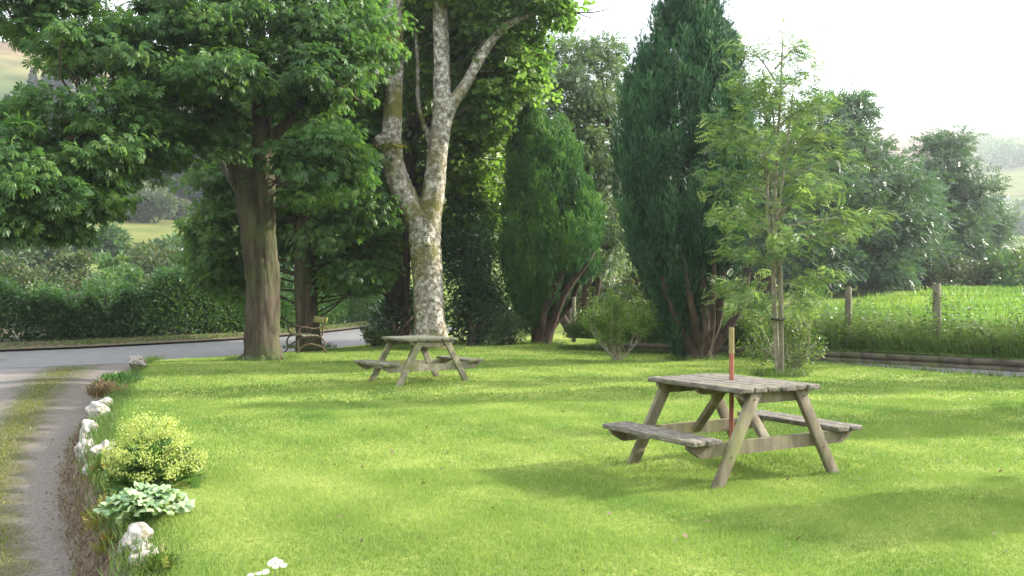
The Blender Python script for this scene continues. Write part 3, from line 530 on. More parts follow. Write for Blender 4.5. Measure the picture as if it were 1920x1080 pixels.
for y0, x1, y1, dy in br:
    limbs.append(([A(1453,y0), A((1453+x1)/2, (y0+y1)/2-8, dy*.5), A(x1, y1, dy)], [.018,.012,.005]))
cs = trunk(t5, limbs, M['bark_young'], .04, n=9)
P, D, U = [], [], []
for c_ in cs[3:]:
    ln = len(c_)
    for k in range(48):
        f = random.uniform(.25, 1.04); i = min(ln-2, int(f*(ln-1))); p = c_[i]+(c_[i+1]-c_[i])*(f*(ln-1)-i); d = nrm(c_[i+1]-c_[i])
        for _ in range(2 if f > .5 else 1):
            q = d*.6+rng.normal(0,.7,3); q[2] = q[2]*.4-.05; P.append(p+rng.normal(0,.13,3)*np.array((1,1,.8))); D.append(q)
for c_ in cs[:3]:
    for k in range(130):
        f = random.uniform(.35, 1); p = c_[int(f*(len(c_)-1))]; q = rng.normal(0,1,3); q[2] = .25; P.append(p+nrm(q)*random.uniform(0,.4)); D.append(q)
P, D = np.array(P), np.array(D); V, Fc = inst(PIN, P, D, rng.uniform(.15,.29,len(P)), jit=.7)
build('crown', [(V,Fc)], M['rowan_leaf'], t5, tint=np.repeat(rng.random(len(P)), len(PIN[0])))
sk = empty('tree_stake', A(1465,706,.0)); tag(sk, 'thin wooden stake supporting the young rowan', 'stake')
build('stake_post', tubes([([A(1466,716,-.12), A(1464,560,-.12), A(1461,470,-.12)], [.04,.04,.038], 10)]), M['post_wood'], sk)
build('tie', tubes([(curve([A(1450,598,-.17), A(1458,600,-.2), A(1468,598,-.17), A(1470,598,-.02), A(1455,598,.08), A(1447,598,0), A(1450,598,-.17)], 16), .022, 6)]), M['bark_dark'], sk)
bush('rose_bush', 'loose wild rose growing around the foot of the young rowan', 'bush', A(1490,695,.6), [lobe(1500,640,Yr+.9,38,50,.7), lobe(1470,660,Yr+.8,45,38,.6), lobe(1425,640,Yr+2,40,40,.6), lobe(1490,590,Yr+1,28,38,.5)], M['weed_leaf'], ELL, 75, 50, .055, stems=7, sr=.014, crad=.2, smat='bark_young', tint_shift=0)
# ---- small shrub on the lawn
bush('lawn_shrub', 'small round leafed shrub with thin forked stems on the lawn before the wall', 'bush', gnd(1157,674), [lobe(1160,600,20.3,55,40,.55), lobe(1120,590,20.3,32,34,.4), lobe(1200,585,20.3,30,32,.4), lobe(1160,560,20.4,30,24,.35), lobe(1140,635,20.2,25,15,.3)],
     M['lime_leaf'], ELL, 80, 70, .05, stems=6, sr=.018, crad=.17, smat='bark_young', tint_shift=.1)
# ------------------------------------------------------------------ picnic tables
def rotm(ax, a): return np.array(Matrix.Rotation(a, 3, ax))
def prism_x(x0,x1,z0,z1,cut,y0,y1):
    """beam along x, lower corners cut"""
    pf = [(x0,z1),(x0,z1-.03),(x0+cut,z0),(x1-cut,z0),(x1,z1-.03),(x1,z1)]
    V = np.array([(x,y,z) for y in (y0,y1) for x,z in pf]); Fq = [(k,(k+1)%6,(k+1)%6+6,k+6) for k in range(6)]; 
    return [(V, np.array(Fq)), (V, np.array([(0,5,4,3),(0,3,2,1)])), (V, np.array([(6,7,8,9),(6,9,10,11)]))]
def picnic(name_label, loc, rz, L, topm, legm, seed):
    q = random.Random(seed); W, S, sw, zs, zt, fs = .83, 1.82, .288, .385, .75, 1.32
    t = empty('picnic_table', (0,0,0)); tag(t, name_label, 'picnic table', 'picnic tables on the lawn')
    npk = 6; w = W/npk; ps = []
    for k in range(npk):
        x = -W/2+w*(k+.5); ps.append(box((x+q.uniform(-.002,.002), q.uniform(-.012,.012), zt-.02+q.uniform(-.003,.002)), (w-.009, L+q.uniform(-.02,.03), .04), rotm('Z', q.uniform(-.006,.006))))
    bev(build('tabletop', ps, topm, t))
    for s in (-1,1):
        ps = [box((s*(S/2-sw/2)+(-1,1)[j]*sw/4+0, q.uniform(-.01,.01), zs-.02+q.uniform(-.002,.002)), (sw/2-.007, L-.01+q.uniform(-.02,.02), .04), rotm('Z', q.uniform(-.005,.005))) for j in (0,1)]
        bev(build('bench_seat', ps, topm, t))
    for e in (-1,1):
        y = e*(L/2-.10)
        bev(build('top_batten', prism_x(-W/2+.03, W/2-.03, zt-.13, zt-.042, .09, y-.022, y+.022), legm, t))
        bev(build('seat_bearer', prism_x(-S/2+.03, S/2-.03, zs-.145, zs-.042, .12, y-.022, y+.022), legm, t))
        for s in (-1,1):
            a = np.array((s*(fs/2-.03), y+e*.0455, 0.0)); b_ = np.array((s*.235, y+e*.0455, zt-.042)); d_ = b_-a; ang = math.atan2(d_[0], d_[2])
            V, Fq = box((0,0,0), (.098, .045, 1)); h = V[:,2] > 0; sh = .098/2/math.cos(ang)
            V2 = V.copy(); V2[:,0] = np.where(V[:,0] > 0, sh, -sh)+np.where(h, b_[0], a[0]); V2[:,1] += a[1]; V2[:,2] = np.where(h, b_[2], 0)
            lg = bev(build('leg', [(V2, Fq)], legm, t))
            for fz in (.33, .93):
                c_ = a*(1-fz)+b_*fz; c_[1] = a[1]+e*.0225
                build('bolt', tubes([([c_-np.array((0,e*.004,0)), c_+np.array((0,e*.005,0))], [.011,.009], 8)]), M['iron'], lg)
        a = np.array((0, e*.07, zt-.06)); b_ = np.array((0, y-e*.05, zs-.11)); d_ = b_-a; ang = math.atan2(d_[1], -d_[2])
        bev(build('brace', [box((a+b_)/2, (.09,.04,np.linalg.norm(d_)), rotm('X', ang))], legm, t))
    bev(build('middle_batten', prism_x(-W/2+.05, W/2-.05, zt-.1, zt-.042, .05, -.025, .025), legm, t))
    t.location = loc; t.rotation_euler = (0,0,rz); return t
def bev(o, w=.006):
    m = o.modifiers.new('bevel', 'BEVEL'); m.width = w; m.segments = 2; m.limit_method = 'ANGLE'; return o
M['top_wood_green'] = noise_mat('top_wood_green', [(.3,(.06,.057,.042)),(.5,(.13,.122,.096)),(.7,(.25,.24,.2))], 24, bump=.7, bscale=50, stretch=(1,.3,1), dist=.006, second=([(0,(.08,.09,.035)),(1,(.16,.17,.08))], 5, .48, .64))
picnic('weathered grey picnic table nearest the camera with a red parasol pole through it', (1.826,8.05,0), .523, 1.17, M['top_wood'], M['leg_wood'], 1)
picnic('mossy greenish picnic table farther off in front of the pale forked tree', (-1.504,15.57,-.03), .60, 1.05, M['top_wood_green'], M['table_wood'], 2)
pp = empty('parasol_pole', (1.835,8.05,0)); tag(pp, 'terracotta red pole with yellow top socket standing through the nearer table', 'parasol pole')
build('pole', tubes([([(1.835,8.05,.0),(1.835,8.05,.985)], [.02,.02], 14)]), M['pole_red'], pp)
build('socket', tubes([([(1.835,8.05,.98),(1.835,8.05,1.19)], [.0225,.0225], 14)])+tubes([([(1.835,8.05,.975),(1.835,8.05,1.0)], [.0255,.0255], 14)]), M['pole_brass'], pp)
# ------------------------------------------------------------------ iron bench by the chestnuts
bb = gnd(574, 660); Yk = bb[1]
bn = empty('garden_bench', (0,0,0)); tag(bn, 'old iron ended garden bench with mossy yellow backboard under the chestnuts', 'bench')
BLn = .62
for s in (-1,1):
    y = s*BLn
    pts = [curve([(-.38,y,0),(-.30,y,.12),(-.33,y,.26),(-.22,y,.40),(.2,y,.42),(.26,y,.6),(.34,y,.86)], 26), curve([(.36,y,0),(.27,y,.14),(.3,y,.28),(.2,y,.41)], 14),
           curve([(-.22,y,.41),(-.3,y,.55),(-.2,y,.64),(.05,y,.6),(.28,y,.66)], 16), curve([(-.3,y,.14),(-.1,y,.25),(.12,y,.22),(.28,y,.15)], 12)]
    build('iron_end', sum([tubes([(p, .02, 7)]) for p in pts], []), M['iron'], bn, smooth=True)
build('backboard', [box((.33,0,.78), (.03,1.3,.15), rotm('Y', .2))], M['mossy_board'], bn)
build('seat', [box((-.2+k*.1,0,.44), (.08,1.34,.025)) for k in range(4)], M['table_wood'], bn)
bn.location = (bb[0],bb[1],-.03); bn.rotation_euler = (0,0,R(24))
# ------------------------------------------------------------------ fence
fx = [(1.6,25.0),(3.6,23.1),(5.35,21.5),(6.97,20.0),(8.32,18.85),(10.0,17.2),(12,15.2)]
fn = empty('wire_fence', (6.97,20,.25)); tag(fn, 'post and wire fence of weathered round posts along the field edge', 'fence')
for k, (x, y) in enumerate(fx):
    h = [1.0,1.08,1.2,1.25,1.33,1.3,1.3][k]; r_ = [.055,.055,.06,.068,.078,.07,.07][k]; lx = random.uniform(-.02,.02)
    build('post', tubes([([(x,y,.1),(x+lx*.5,y,.7),(x+lx,y,.27+h-.012),(x+lx,y,.27+h)], [r_*1.02,r_,r_,r_*.86], 12)]), M['post_wood'], fn, smooth=False)
for j, hz in enumerate((.55,.85,1.12)):
    build('wire', tubes([(np.array([(x,y-.06,.25+hz-.02*(i%2)) for i,(x,y) in enumerate(fx)]), .0025, 5)]), M['iron'], fn)
# ------------------------------------------------------------------ tall weeds on the bank (uncountable)
def blades(name, P, h, w, mat, lean=.35, tint=None, curv=True):
    n = len(P); T = (np.array([(-.5,0,0),(.5,0,0),(-.35,.55,.05),(.35,.55,.05),(0,1,.22)]), None)
    a = rng.uniform(0, 2*math.pi, n); D = np.column_stack([rng.normal(0,lean,n), rng.normal(0,lean,n), np.ones(n)]); y = nrm(D); x = np.column_stack([np.cos(a), np.sin(a), np.zeros(n)]); x = nrm(x-(x*y).sum(1)[:,None]*y); z = np.cross(x, y)
    W = P[:,None]+x[:,None]*T[0][None,:,0:1]*np.reshape(w,(-1,1,1))+y[:,None]*T[0][None,:,1:2]*np.reshape(h,(-1,1,1))+z[:,None]*T[0][None,:,2:3]*np.reshape(h,(-1,1,1))
    Fa = np.array([(0,1,3),(0,3,2),(2,3,4)]); FF = (Fa[None]+(np.arange(n)*5)[:,None,None]).reshape(-1,3)
    if tint is None: tint = rng.random(n)
    return build(name, [(W.reshape(-1,3), FF)], mat, tint=np.repeat(tint, 5))
n = 42000; k = rng.integers(0, len(WL)-1, n); f = rng.random((n,1)); dd = rng.random((n,1))**1.2*3.2+.15
P2 = WL[k]*(1-f)+WL[k+1]*f+nW[k]*dd; cl = .55+.45*wav(P2[:,0], P2[:,1], 2.3); P = np.column_stack([P2, field_z(P2[:,0], P2[:,1])-.02])
h = (.35+.85*rng.random(n)*cl)*np.interp(dd[:,0], [0,.8,2,3.3], [.65,1,.95,.5]); tag(blades('tall_grass', P, h, np.full(n,.012), M['weed_leaf'], .25, tint=np.clip(rng.random(n)*.7+.25*(dd[:,0]>.9),0,1)), 'tall rough grass on the bank behind the low wall', 'grass', kind='stuff')
# leafy weeds: nettle-like stalks
n = 2200; k = rng.integers(0, len(WL)-1, n); f = rng.random((n,1)); P2 = WL[k]*(1-f)+WL[k+1]*f+nW[k]*(rng.random((n,1))**1.1*2.3+.2); ok = (P2[:,0] > 1.2) & (P2[:,0] < 13); P2 = P2[ok]; n = len(P2)
hh = (.5+.7*rng.random(n))*(.75+.35*wav(P2[:,0], P2[:,1], 1.9)); per = 46; u = rng.random((n,per)); a = rng.uniform(0,6.28,(n,per)); r_ = .03+.11*(1-u)
P = np.stack([P2[:,0:1]+np.cos(a)*r_*.6, P2[:,1:2]+np.sin(a)*r_*.6, .25+u*hh[:,None]], 2); D = np.stack([np.cos(a), np.sin(a), .1+0*a], 2)
V, Fc = inst(quadleaf(.22), P.reshape(-1,3), D.reshape(-1,3), rng.uniform(.05,.11,n*per)); 
tag(build('weeds', [(V,Fc)], M['weed_leaf'], tint=np.repeat(np.clip(np.repeat(rng.random(n)*.5,per)+.3*rng.random(n*per),0,1), 4)), 'leafy nettles and weeds crowding the fence posts', 'weeds', kind='stuff')
# grass blades on the lawn
def lawn_pts(y0, y1, n):
    y = y0+(y1-y0)*rng.random(n*2)**.9; hw = y*.56+.4; x = rng.uniform(-1,1,n*2)*hw
    rr = np.where(y<23.9, xr(y)-gcut(y), 9); ok = (x > xl(y)+.03)&(x < rr-.05); x, y = x[ok][:n], y[ok][:n]; return x, y
def lawn_tint(x, y): return np.clip(.42+.2*wav(x,y,1.3)+.16*wav(x,y,.37,3)+.1*wav(x,y,4.1,1)+.09*np.sin((x*.8+y*.6)*6.2)+rng.normal(0,.11,len(x)), 0, 1)
Vall = []
for y0, y1, n, h, w in ((4.6,8,230000,.034,.0042),(8,13,200000,.036,.0075),(13,28,170000,.04,.015)):
    x, y = lawn_pts(y0, y1, n); z = lawn_z(x, y)-.004
    hs = h*rng.uniform(.5,1.25,len(x))*(1+.35*wav(x,y,3.3,2)); Vall.append((np.column_stack([x,y,z]), hs, np.full(len(x), w), lawn_tint(x,y)))
P = np.vstack([v[0] for v in Vall]); hs, w, tn = (np.concatenate([v[i] for v in Vall]) for i in (1,2,3))
tag(blades('lawn_grass', P, hs, w, M['grass_blade'], .45, tint=tn), 'short mown grass blades covering the lawn', 'grass', kind='stuff')
# longer grass round edges: lawn edge, table feet, tree feet, wall foot
n = 9000; y = rng.uniform(3.5, 21, n); x = np.interp(y, XL[0], XL[1])+rng.normal(.1,.1,n); P = [np.column_stack([x, y, np.full(n,-.07)])]
m = 8000; k = rng.integers(0, len(WL)-1, m); f = rng.random((m,1)); P2 = WL[k]*(1-f)+WL[k+1]*f-nW[k]*(rng.random((m,1))*.12+np.where(WL[k][:,0:1]>4.6, np.interp(WL[k][:,0:1],[4.6,6.1,7.2,9,20],[.02,.2,.5,1.0,1.2])+.05, 0)); P.append(np.column_stack([P2, np.zeros(m)-.01]))
for (cx, cy_, r_, q) in ((*gnd(495,676)[:2], .55, 900),(*gnd(580,652)[:2], .5, 700),(*gnd(808,655)[:2], .6, 800),(*gnd(1310,674)[:2], .5, 900),(*gnd(1015,646)[:2], .5, 700),(*gnd(1462,704)[:2], .35, 1500),(1.43,7.05,.1,0)):
    a = rng.uniform(0,6.28,q); rr = r_*(.7+rng.random(q)*.7); P.append(np.column_stack([cx+np.cos(a)*rr, cy_+np.sin(a)*rr, np.zeros(q)]))
P = np.vstack(P); tag(blades('edge_grass', P, rng.uniform(.06,.17,len(P)), np.full(len(P),.008), M['weed_leaf'], .4, tint=rng.random(len(P))*.7), 'longer uncut grass along the lawn edges and tree feet', 'grass', kind='stuff')
# ------------------------------------------------------------------ stones and border plants on the left
import bmesh
from mathutils import noise as mn
def stone(label, c, s, rz, seed):
    bm = bmesh.new(); bmesh.ops.create_icosphere(bm, subdivisions=4, radius=1)
    for v in bm.verts:
        p = v.co.copy(); k = 1+.45*mn.noise(p*1.0+Vector((seed*3.1,0,0)))+.25*mn.noise(p*2.3+Vector((0,seed*2.3,0)))+.09*mn.noise(p*6)-.1*abs(mn.noise(p*3.3+Vector((seed,seed,0))))
        p = p*k; 
        for ax in range(3): p[ax] = p[ax]
        v.co = Vector((p.x*s[0], p.y*s[1], p.z*s[2]))*.76
    me = bpy.data.meshes.new('stone'); bm.to_mesh(me); bm.free(); me.materials.append(M['stone']); me.polygons.foreach_set('use_smooth', [True]*len(me.polygons))
    o = bpy.data.objects.new('edging_stone', me); C.objects.link(o); o.location = c; o.rotation_euler = (random.uniform(-.1,.1), random.uniform(-.1,.1), rz)
    tag(o, label, 'stone', 'pale stones edging the lawn'); return o
def sp(px, py, z): g = gnd(px, py, z); return (g[0], g[1], z)
stone('white boulder alone at the far lawn corner by the road', sp(258,677,.14), (.2,.16,.15), .3, 1)
stone('rounded white stone at the far end of the row beside the driveway', sp(184,772,.0), (.16,.24,.17), .4, 2)
stone('long grey white stone leaning along the bank below the rounded one', sp(170,812,-.1), (.13,.36,.2), .35, 3)
stone('dark speckled upright stone low on the bank facing the driveway', sp(163,850,-.14), (.12,.26,.18), .3, 4)
stone('smooth white stone just left of the yellow flowering clump', sp(197,848,.0), (.11,.2,.12), -.2, 5)
stone('rough white stone just below the pale crinkled leaves', sp(258,1012,-.02), (.14,.16,.11), .5, 6)
stone('mottled grey stone nearest the camera at the bottom left', sp(276,1052,-.05), (.13,.14,.1), .1, 7)
stone('small buried stone between the smooth white one and the golden foliage', sp(172,886,-.16), (.1,.18,.12), .2, 8)
stone('half buried little stone between the two nearest large stones', sp(266,1034,-.04), (.09,.1,.07), .9, 9)
stone('flat pale stone between the rounded far stone and the dry brown clump', sp(196,757,-.02), (.12,.2,.1), .5, 10)
stone('narrow pale stone between the long leaning stone and the dark speckled one', sp(160,832,-.18), (.09,.2,.12), .3, 11)
# lady's mantle
b = gnd(292, 912)
t = empty('lady_mantle', b); tag(t, 'mound of frothy yellow green flowers over rounded leaves at the lawn edge', 'plant')
rl = (np.array([(0,0,0)]+[(.5*math.sin(a)*(1+.08*math.cos(9*a)), .5-.5*math.cos(a)*(1+.08*math.cos(9*a))+0, .1*abs(math.sin(a*2.5))) for a in np.linspace(.5,5.78,9)]), np.array([(0,k,k+1) for k in range(1,9)]))
n = 330; g = nrm(rng.normal(size=(n,3)))*(rng.random(n)**.35)[:,None]; g[:,2] = np.abs(g[:,2]); P = b+g*np.array((.34,.34,.30)); V, Fc = inst(rl, P, g*np.array((1,1,.35)), rng.uniform(.06,.11,n), jit=.35)
build('leaves', [(V,Fc)], M['mantle_leaf'], t, tint=np.repeat(rng.random(n), len(rl[0])))
cl = []; 
for k in range(92):
    g = nrm(rng.normal(size=3)); g[2] = abs(g[2])+.25; g = nrm(g); rad = np.array((.36,.36,.40))*random.uniform(.8,1.12); q = b+g*rad+np.array((-.04*g[2],0,.03+.1*(g[2]>.8)*random.random())); cl.append(q+rng.normal(0,.03,(80,3))*np.array((1,1,.8)))
P = np.vstack(cl); V, Fc = inst(quadleaf(.4), P, rng.normal(size=P.shape), rng.uniform(.011,.021,len(P)), jit=2); build('flowers', [(V,Fc)], M['mantle_flower'], t, tint=np.repeat(rng.random(len(P)),4))
build('stems', tubes([(curve([b+rng.normal(0,.06,3)*np.array((1,1,0)), (b+c_[0])/2+np.array((0,0,.06)), c_.mean(0)], 6), .003, 4) for c_ in cl], cap=False), M['mantle_leaf'], t, tint=None)
# pale crinkled leaves
b = gnd(270, 985, -.03); t = empty('pale_leaf_plant', b); tag(t, 'clump of large pale crinkled leaves below the yellow flowers', 'plant')
def bigleaf():
    V, Fa = [(0,0,0)], []; m = 28
    for ring, rr in enumerate((.2,.37,.5)):
        for k in range(m):
            a = .35+5.58*k/(m-1); V.append((rr*math.sin(a)*(1+.12*math.cos(7*a)*ring/2), .36-rr*math.cos(a)*(1+.12*math.cos(7*a)*ring/2)-.0, .09*math.sin(7*a+1.5)*rr*2+.05*ring-.05*ring*ring*.8))
    for k in range(m-1):
        Fa.append((0,1+k,2+k,2+k)); 
        for ring in (0,1): o_ = 1+ring*m+k; Fa.append((o_, o_+m, o_+m+1, o_+1))
    V = np.array(V); T = np.array([(f[0],f[1],f[2]) for f in Fa[::3]]); Q = [f for i,f in enumerate(Fa) if i%3]; 
    tri = list(map(tuple, T))+[(a,b_,c) for a,b_,c,d_ in Q]+[(a,c,d_) for a,b_,c,d_ in Q]; return V, np.array(tri)
BLF = bigleaf(); n = 46; a = rng.uniform(0,6.28,n); rr = .19*rng.random(n)**.5; P = np.column_stack([b[0]+np.cos(a)*rr, b[1]+np.sin(a)*rr, b[2]+.2*(1-(rr/.25)**2)+.03+rng.normal(0,.015,n)])
D = np.column_stack([np.cos(a), np.sin(a), np.full(n,.05)]); V, Fc = inst(BLF, P, D, rng.uniform(.10,.165,n), jit=.35)
build('leaves', [(V,Fc)], M['pale_leaf'], t, tint=np.repeat(rng.random(n), len(BLF[0])), smooth=True)
build('stems', tubes([(curve([b, (b+p)/2+rng.normal(0,.02,3), p], 5), .004, 5) for p in P], cap=False), M['mantle_leaf'], t)
# golden feathery foliage hanging over the bank
def small_plant(name, label, c, r3, mat, tmpl, n, size, stems=12, upw=.5, jit=.8):
    c = np.array(c); t = empty(name, c); tag(t, label, 'plant'); g = nrm(rng.normal(size=(n,3)))*(rng.random(n)**.4)[:,None]; g[:,2] = np.abs(g[:,2])
    k = np.round(rng.normal(size=(n//20+1,3)),2)[np.arange(n)//20]; P = c+(g*.8+.25*nrm(k)*np.array((1,1,.6)))*np.array(r3); D = g+np.array((0,0,upw)); V, Fc = inst(tmpl, P, D, size*rng.uniform(.6,1.3,n), jit=jit)
    build('foliage', [(V,Fc)], mat, t, tint=np.repeat(rng.random(n), len(tmpl[0])))
    build('stems', tubes([(curve([c+rng.normal(0,.03,3)*np.array((1,1,0)), c+(P[i]-c)*.5+np.array((0,0,.03)), P[i]], 5), .003, 4) for i in rng.integers(0,n,stems)], cap=False), M['bark_young'], t)
b = gnd(222,905,-.12); small_plant('golden_shrub', 'golden yellow feathery foliage spilling toward the driveway', b, (.2,.3,.28), M['gold_leaf'], SPRAY, 700, .05)
b = gnd(205,990,-.2); small_plant('golden_shrub', 'olive yellow low foliage beside the rough white stone', b, (.16,.22,.22), M['gold_leaf'], SPRAY, 420, .05)
b = gnd(212,1040,-.22); small_plant('golden_shrub', 'lowest yellowish tuft at the driveway edge in the bottom left', b, (.1,.14,.17), M['gold_leaf'], SPRAY, 260, .045)
b = gnd(208,890,-.05); small_plant('bank_plant', 'dark blue green leafy clump between golden foliage and yellow flowers', b, (.16,.22,.17), M['mantle_leaf'], rl, 150, .07, jit=.4)
b = gnd(222,722,-.05); small_plant('bank_plant', 'dense green clump near the far end of the lawn edge', b, (.35,.6,.2), M['hedge_leaf'], ELL, 900, .07)
b = gnd(196,745,-.12); small_plant('dry_plant', 'reddish brown dried clump just beyond the row of stones', b, (.28,.4,.22), M['dry_leaf'], SPRAY, 330, .08, upw=1.0)
b = gnd(300,1075,-.04); small_plant('bank_plant', 'ferny green tuft in the bottom left corner of the lawn', b, (.1,.1,.1), M['weed_leaf'], SPRAY, 160, .05)
# daisies at the bottom edge
dp = empty('daisy_plant', gnd(500,1080)); tag(dp, 'white daisies poking up at the bottom edge of the lawn', 'plant')
DA = join([rotz((np.array([(0,.12,0),(.13,.6,.03),(0,1,0),(-.13,.6,.03)]), np.array([(0,1,2,3)])), a) for a in np.linspace(0,6.28,13)[:-1]]); 
for k, (px, py) in enumerate(((508,1056),(524,1054),(532,1060),(517,1062),(498,1072),(486,1075),(470,1078),(515,1050))):
    p = at(px, py, 4.95+.04*(k%3)); fl = inst(DA, p[None], np.array([(1,.2,.1)]), [.022], up=np.array([(0.1,-.5,1.)]), jit=.3); h = build('flower_head', [fl], M['daisy'], dp, tint=np.full(len(DA[0]), random.random()))
    g_ = p.copy(); g_[2] = 0; build('stem', tubes([([g_, p-np.array((0,0,.004))], [.0015,.0015], 4)], cap=False), M['mantle_leaf'], dp)
n = 420; x, y = lawn_pts(4.8, 24, n); P = np.column_stack([x, y, lawn_z(x, y)+.02]); D = rng.normal(size=(len(x),3)); D[:,2] *= .3
V, Fc = inst(quadleaf(.35), P, D, rng.uniform(.02,.05,len(x))); tag(build('fallen_leaves', [(V,Fc)], M['dry_leaf'], tint=np.repeat(rng.random(len(x)),4)), 'scattered small fallen leaves on the lawn', 'fallen leaves', kind='stuff')
# rough meadow grass in the field behind the fence
n = 60000; u = rng.random((n,1))**1.6; k = rng.integers(0, len(WL)-1, n); f = rng.random((n,1)); P2 = WL[k]*(1-f)+WL[k+1]*f+nW[k]*(3+u*34); P = np.column_stack([P2, field_z(P2[:,0], P2[:,1])-.01]); d_ = np.hypot(P[:,0], P[:,1])
tag(blades('meadow_grass', P, rng.uniform(.12,.4,n)*(.8+.5*wav(P[:,0],P[:,1],.8)), .0009*d_+.006, M['field_grass'], .35, tint=np.clip(.4+.3*wav(P[:,0],P[:,1],.35)+rng.normal(0,.2,n),0,1)), 'rough meadow grass in the field behind the fence', 'grass', kind='stuff')
n = 5200; y = rng.uniform(4.5, 22, n); f = rng.random(n); x = np.interp(y, XL[0], XL[1])+.08-f*.4; P = np.column_stack([x, y, -.08-.22*f])
tag(blades('bank_growth', P, rng.uniform(.03,.13,n), np.full(n,.008), M['dry_leaf'], .8, tint=rng.random(n)), 'dead stalks and dry grass on the earth bank beside the driveway', 'dry grass', kind='stuff')
# leaf litter and debris along the drive edge and verge
n = 2600; y = rng.uniform(4, 20, n); x = np.interp(y, XL[0], XL[1])-.24-np.abs(rng.normal(0,.09,n)); P = np.column_stack([x,y,np.full(n,-.285)]); D = rng.normal(size=(n,3)); D[:,2] *= .3
V, Fc = inst(quadleaf(.25), P, D, rng.uniform(.012,.032,n)); tag(build('leaf_litter', [(V,Fc)], M['dry_leaf'], tint=np.repeat(rng.random(n),4)), 'dead brown leaves along the driveway edge', 'leaf litter', kind='stuff')
n = 14000; k = rng.integers(5, 60, n); f = rng.random((n,1)); P2 = E2[k]*(1-f)+E2[k+1]*f+nrm(E2-E1)[k]*(.25+rng.random((n,1))**.7*1.1); P = np.column_stack([P2, np.full(n,-.2)]); tn = rng.random(n)
tag(blades('verge_grass', P, rng.uniform(.04,.2,n), np.full(n,.02), M['weed_leaf'], .4, tint=tn), 'rough grass along the far road verge', 'grass', kind='stuff')
# moss and grass tufts along the middle of the drive
n = 9000; y = rng.uniform(5, 22, n); x = np.interp(y, XL[0], XL[1])-np.interp(y,[5,7,9,13,17,22],[.6,.68,.75,.95,1.25,1.5])*(1.28+rng.normal(0,.13,n)); P = np.column_stack([x,y,np.full(n,-.3)])
tag(blades('drive_moss', P, rng.uniform(.012,.035,n), np.full(n,.01), M['gold_leaf'], .5, tint=rng.random(n)*.5), 'mossy tufts down the middle of the driveway', 'moss', kind='stuff')
# ------------------------------------------------------------------ hedge and land beyond the road
hd = empty('roadside_hedge', (OUT[30][0], OUT[30][1], -.1)); tag(hd, 'long dark green hedge along the far side of the road', 'hedge')
H0 = OUT + nrm(E2-E1)*.9; sel = np.arange(8, 58); n = 120000; k = rng.choice(sel, n); f = rng.random((n,1)); q = H0[k]*(1-f)+H0[np.minimum(k+1,69)]*f; nn = nrm(E2-E1)[k]
w = rng.uniform(-1,1,n); hh = 1.5+.4*wav(q[:,0], q[:,1], .9)+.35*wav(q[:,0], q[:,1], 2.3, 1)+.15*wav(q[:,0], q[:,1], 5, 1); u = rng.random(n)**.8; side = np.sqrt(np.clip(1-(np.abs(u*2-1)**6),0,1))
shell = rng.random(n) < .75; off = np.where(shell, -(.75*side)*rng.uniform(.6,1.08,n), w*.8); topm_ = rng.random(n) < .25; off = np.where(topm_, w*.85, off); zz = np.where(topm_, hh*rng.uniform(.85,1.18,n), u*hh)
P = np.column_stack([q+nn*off[:,None], zz-.1]); D = np.column_stack([-nn*.6+rng.normal(0,.5,(n,2)), rng.normal(.1,.5,n)]); V, Fc = inst(ELL, P, D, rng.uniform(.08,.17,n), jit=.8)
build('foliage', [(V,Fc)], M['hedge_leaf'], hd, tint=np.repeat(np.clip(rng.random(n)*.8+.2*wav(q[:,0],q[:,1],2.1),0,1),4))
core = strip(H0[sel]-nrm(E2-E1)[sel]*.45, H0[sel]+nrm(E2-E1)[sel]*.45, 1.45, 1.45, 4); fr = strip(H0[sel]-nrm(E2-E1)[sel]*.45, H0[sel]-nrm(E2-E1)[sel]*.44, -.2, 1.45, 4)
build('stems', tubes([([ (H0[i][0]+random.uniform(-.3,.3), H0[i][1]+random.uniform(-.3,.3), -.2), (H0[i][0], H0[i][1], 1.3)], [.04,.02], 5) for i in sel for _ in range(2)], cap=False), M['bark_dark'], hd)
# shrubs / small trees beyond the hedge, each its own thing
def far_bush(px, py_base, Y, wpx, hpx, mat, label, group, name='scrub_tree', n=60, per=80, size=None, tmpl=ELL, cat='tree'):
    x = (px-960)/F*Y; zb = float(far_z(np.array(x), np.array(Y))) if Y > 44 else -.1
    top = CH-(py_base-hpx-HOR)/F*Y; H_ = top-zb; cy_ = zb+H_*.58; rx = wpx/2/F*Y
    lbs = [(np.array((x,Y,cy_)), (rx*.8, rx*.8, H_*.4), 1), (np.array((x-rx*.45,Y+.3,cy_-H_*.12)), (rx*.5, rx*.6, H_*.3), 1), (np.array((x+rx*.45,Y-.3,cy_-H_*.08)), (rx*.5, rx*.6, H_*.3), 1), (np.array((x+rx*random.uniform(-.3,.3),Y-.4,cy_-H_*.28)), (rx*.8, rx*.7, H_*.25), .8)]
    return bush(name, label, cat, (x,Y,zb), lbs, mat, tmpl, n, per, size or .0045*Y, stems=3, sr=.02*H_**.8, crad=rx*.33, group=group, twigs=False, flat=.75, tint_shift=random.uniform(0,.3))
HB = []
gl = 'scrubby trees beyond the hedge'
for k, (px, pb, Y, w, h, mt) in enumerate([(10,600,36,110,62,'scrub_leaf'),(100,600,37,120,70,'hedge_leaf'),(200,600,37,120,85,'hedge_leaf'),(290,600,38,110,95,'scrub_leaf'),(380,600,39,120,100,'hedge_leaf'),(460,600,41,110,100,'hedge_leaf'),(560,600,44,120,110,'hedge_leaf'),(640,600,47,120,110,'hedge_leaf'),(-70,600,36,110,70,'hedge_leaf')]):
    HB.append((px, pb, Y, w, h, mt))
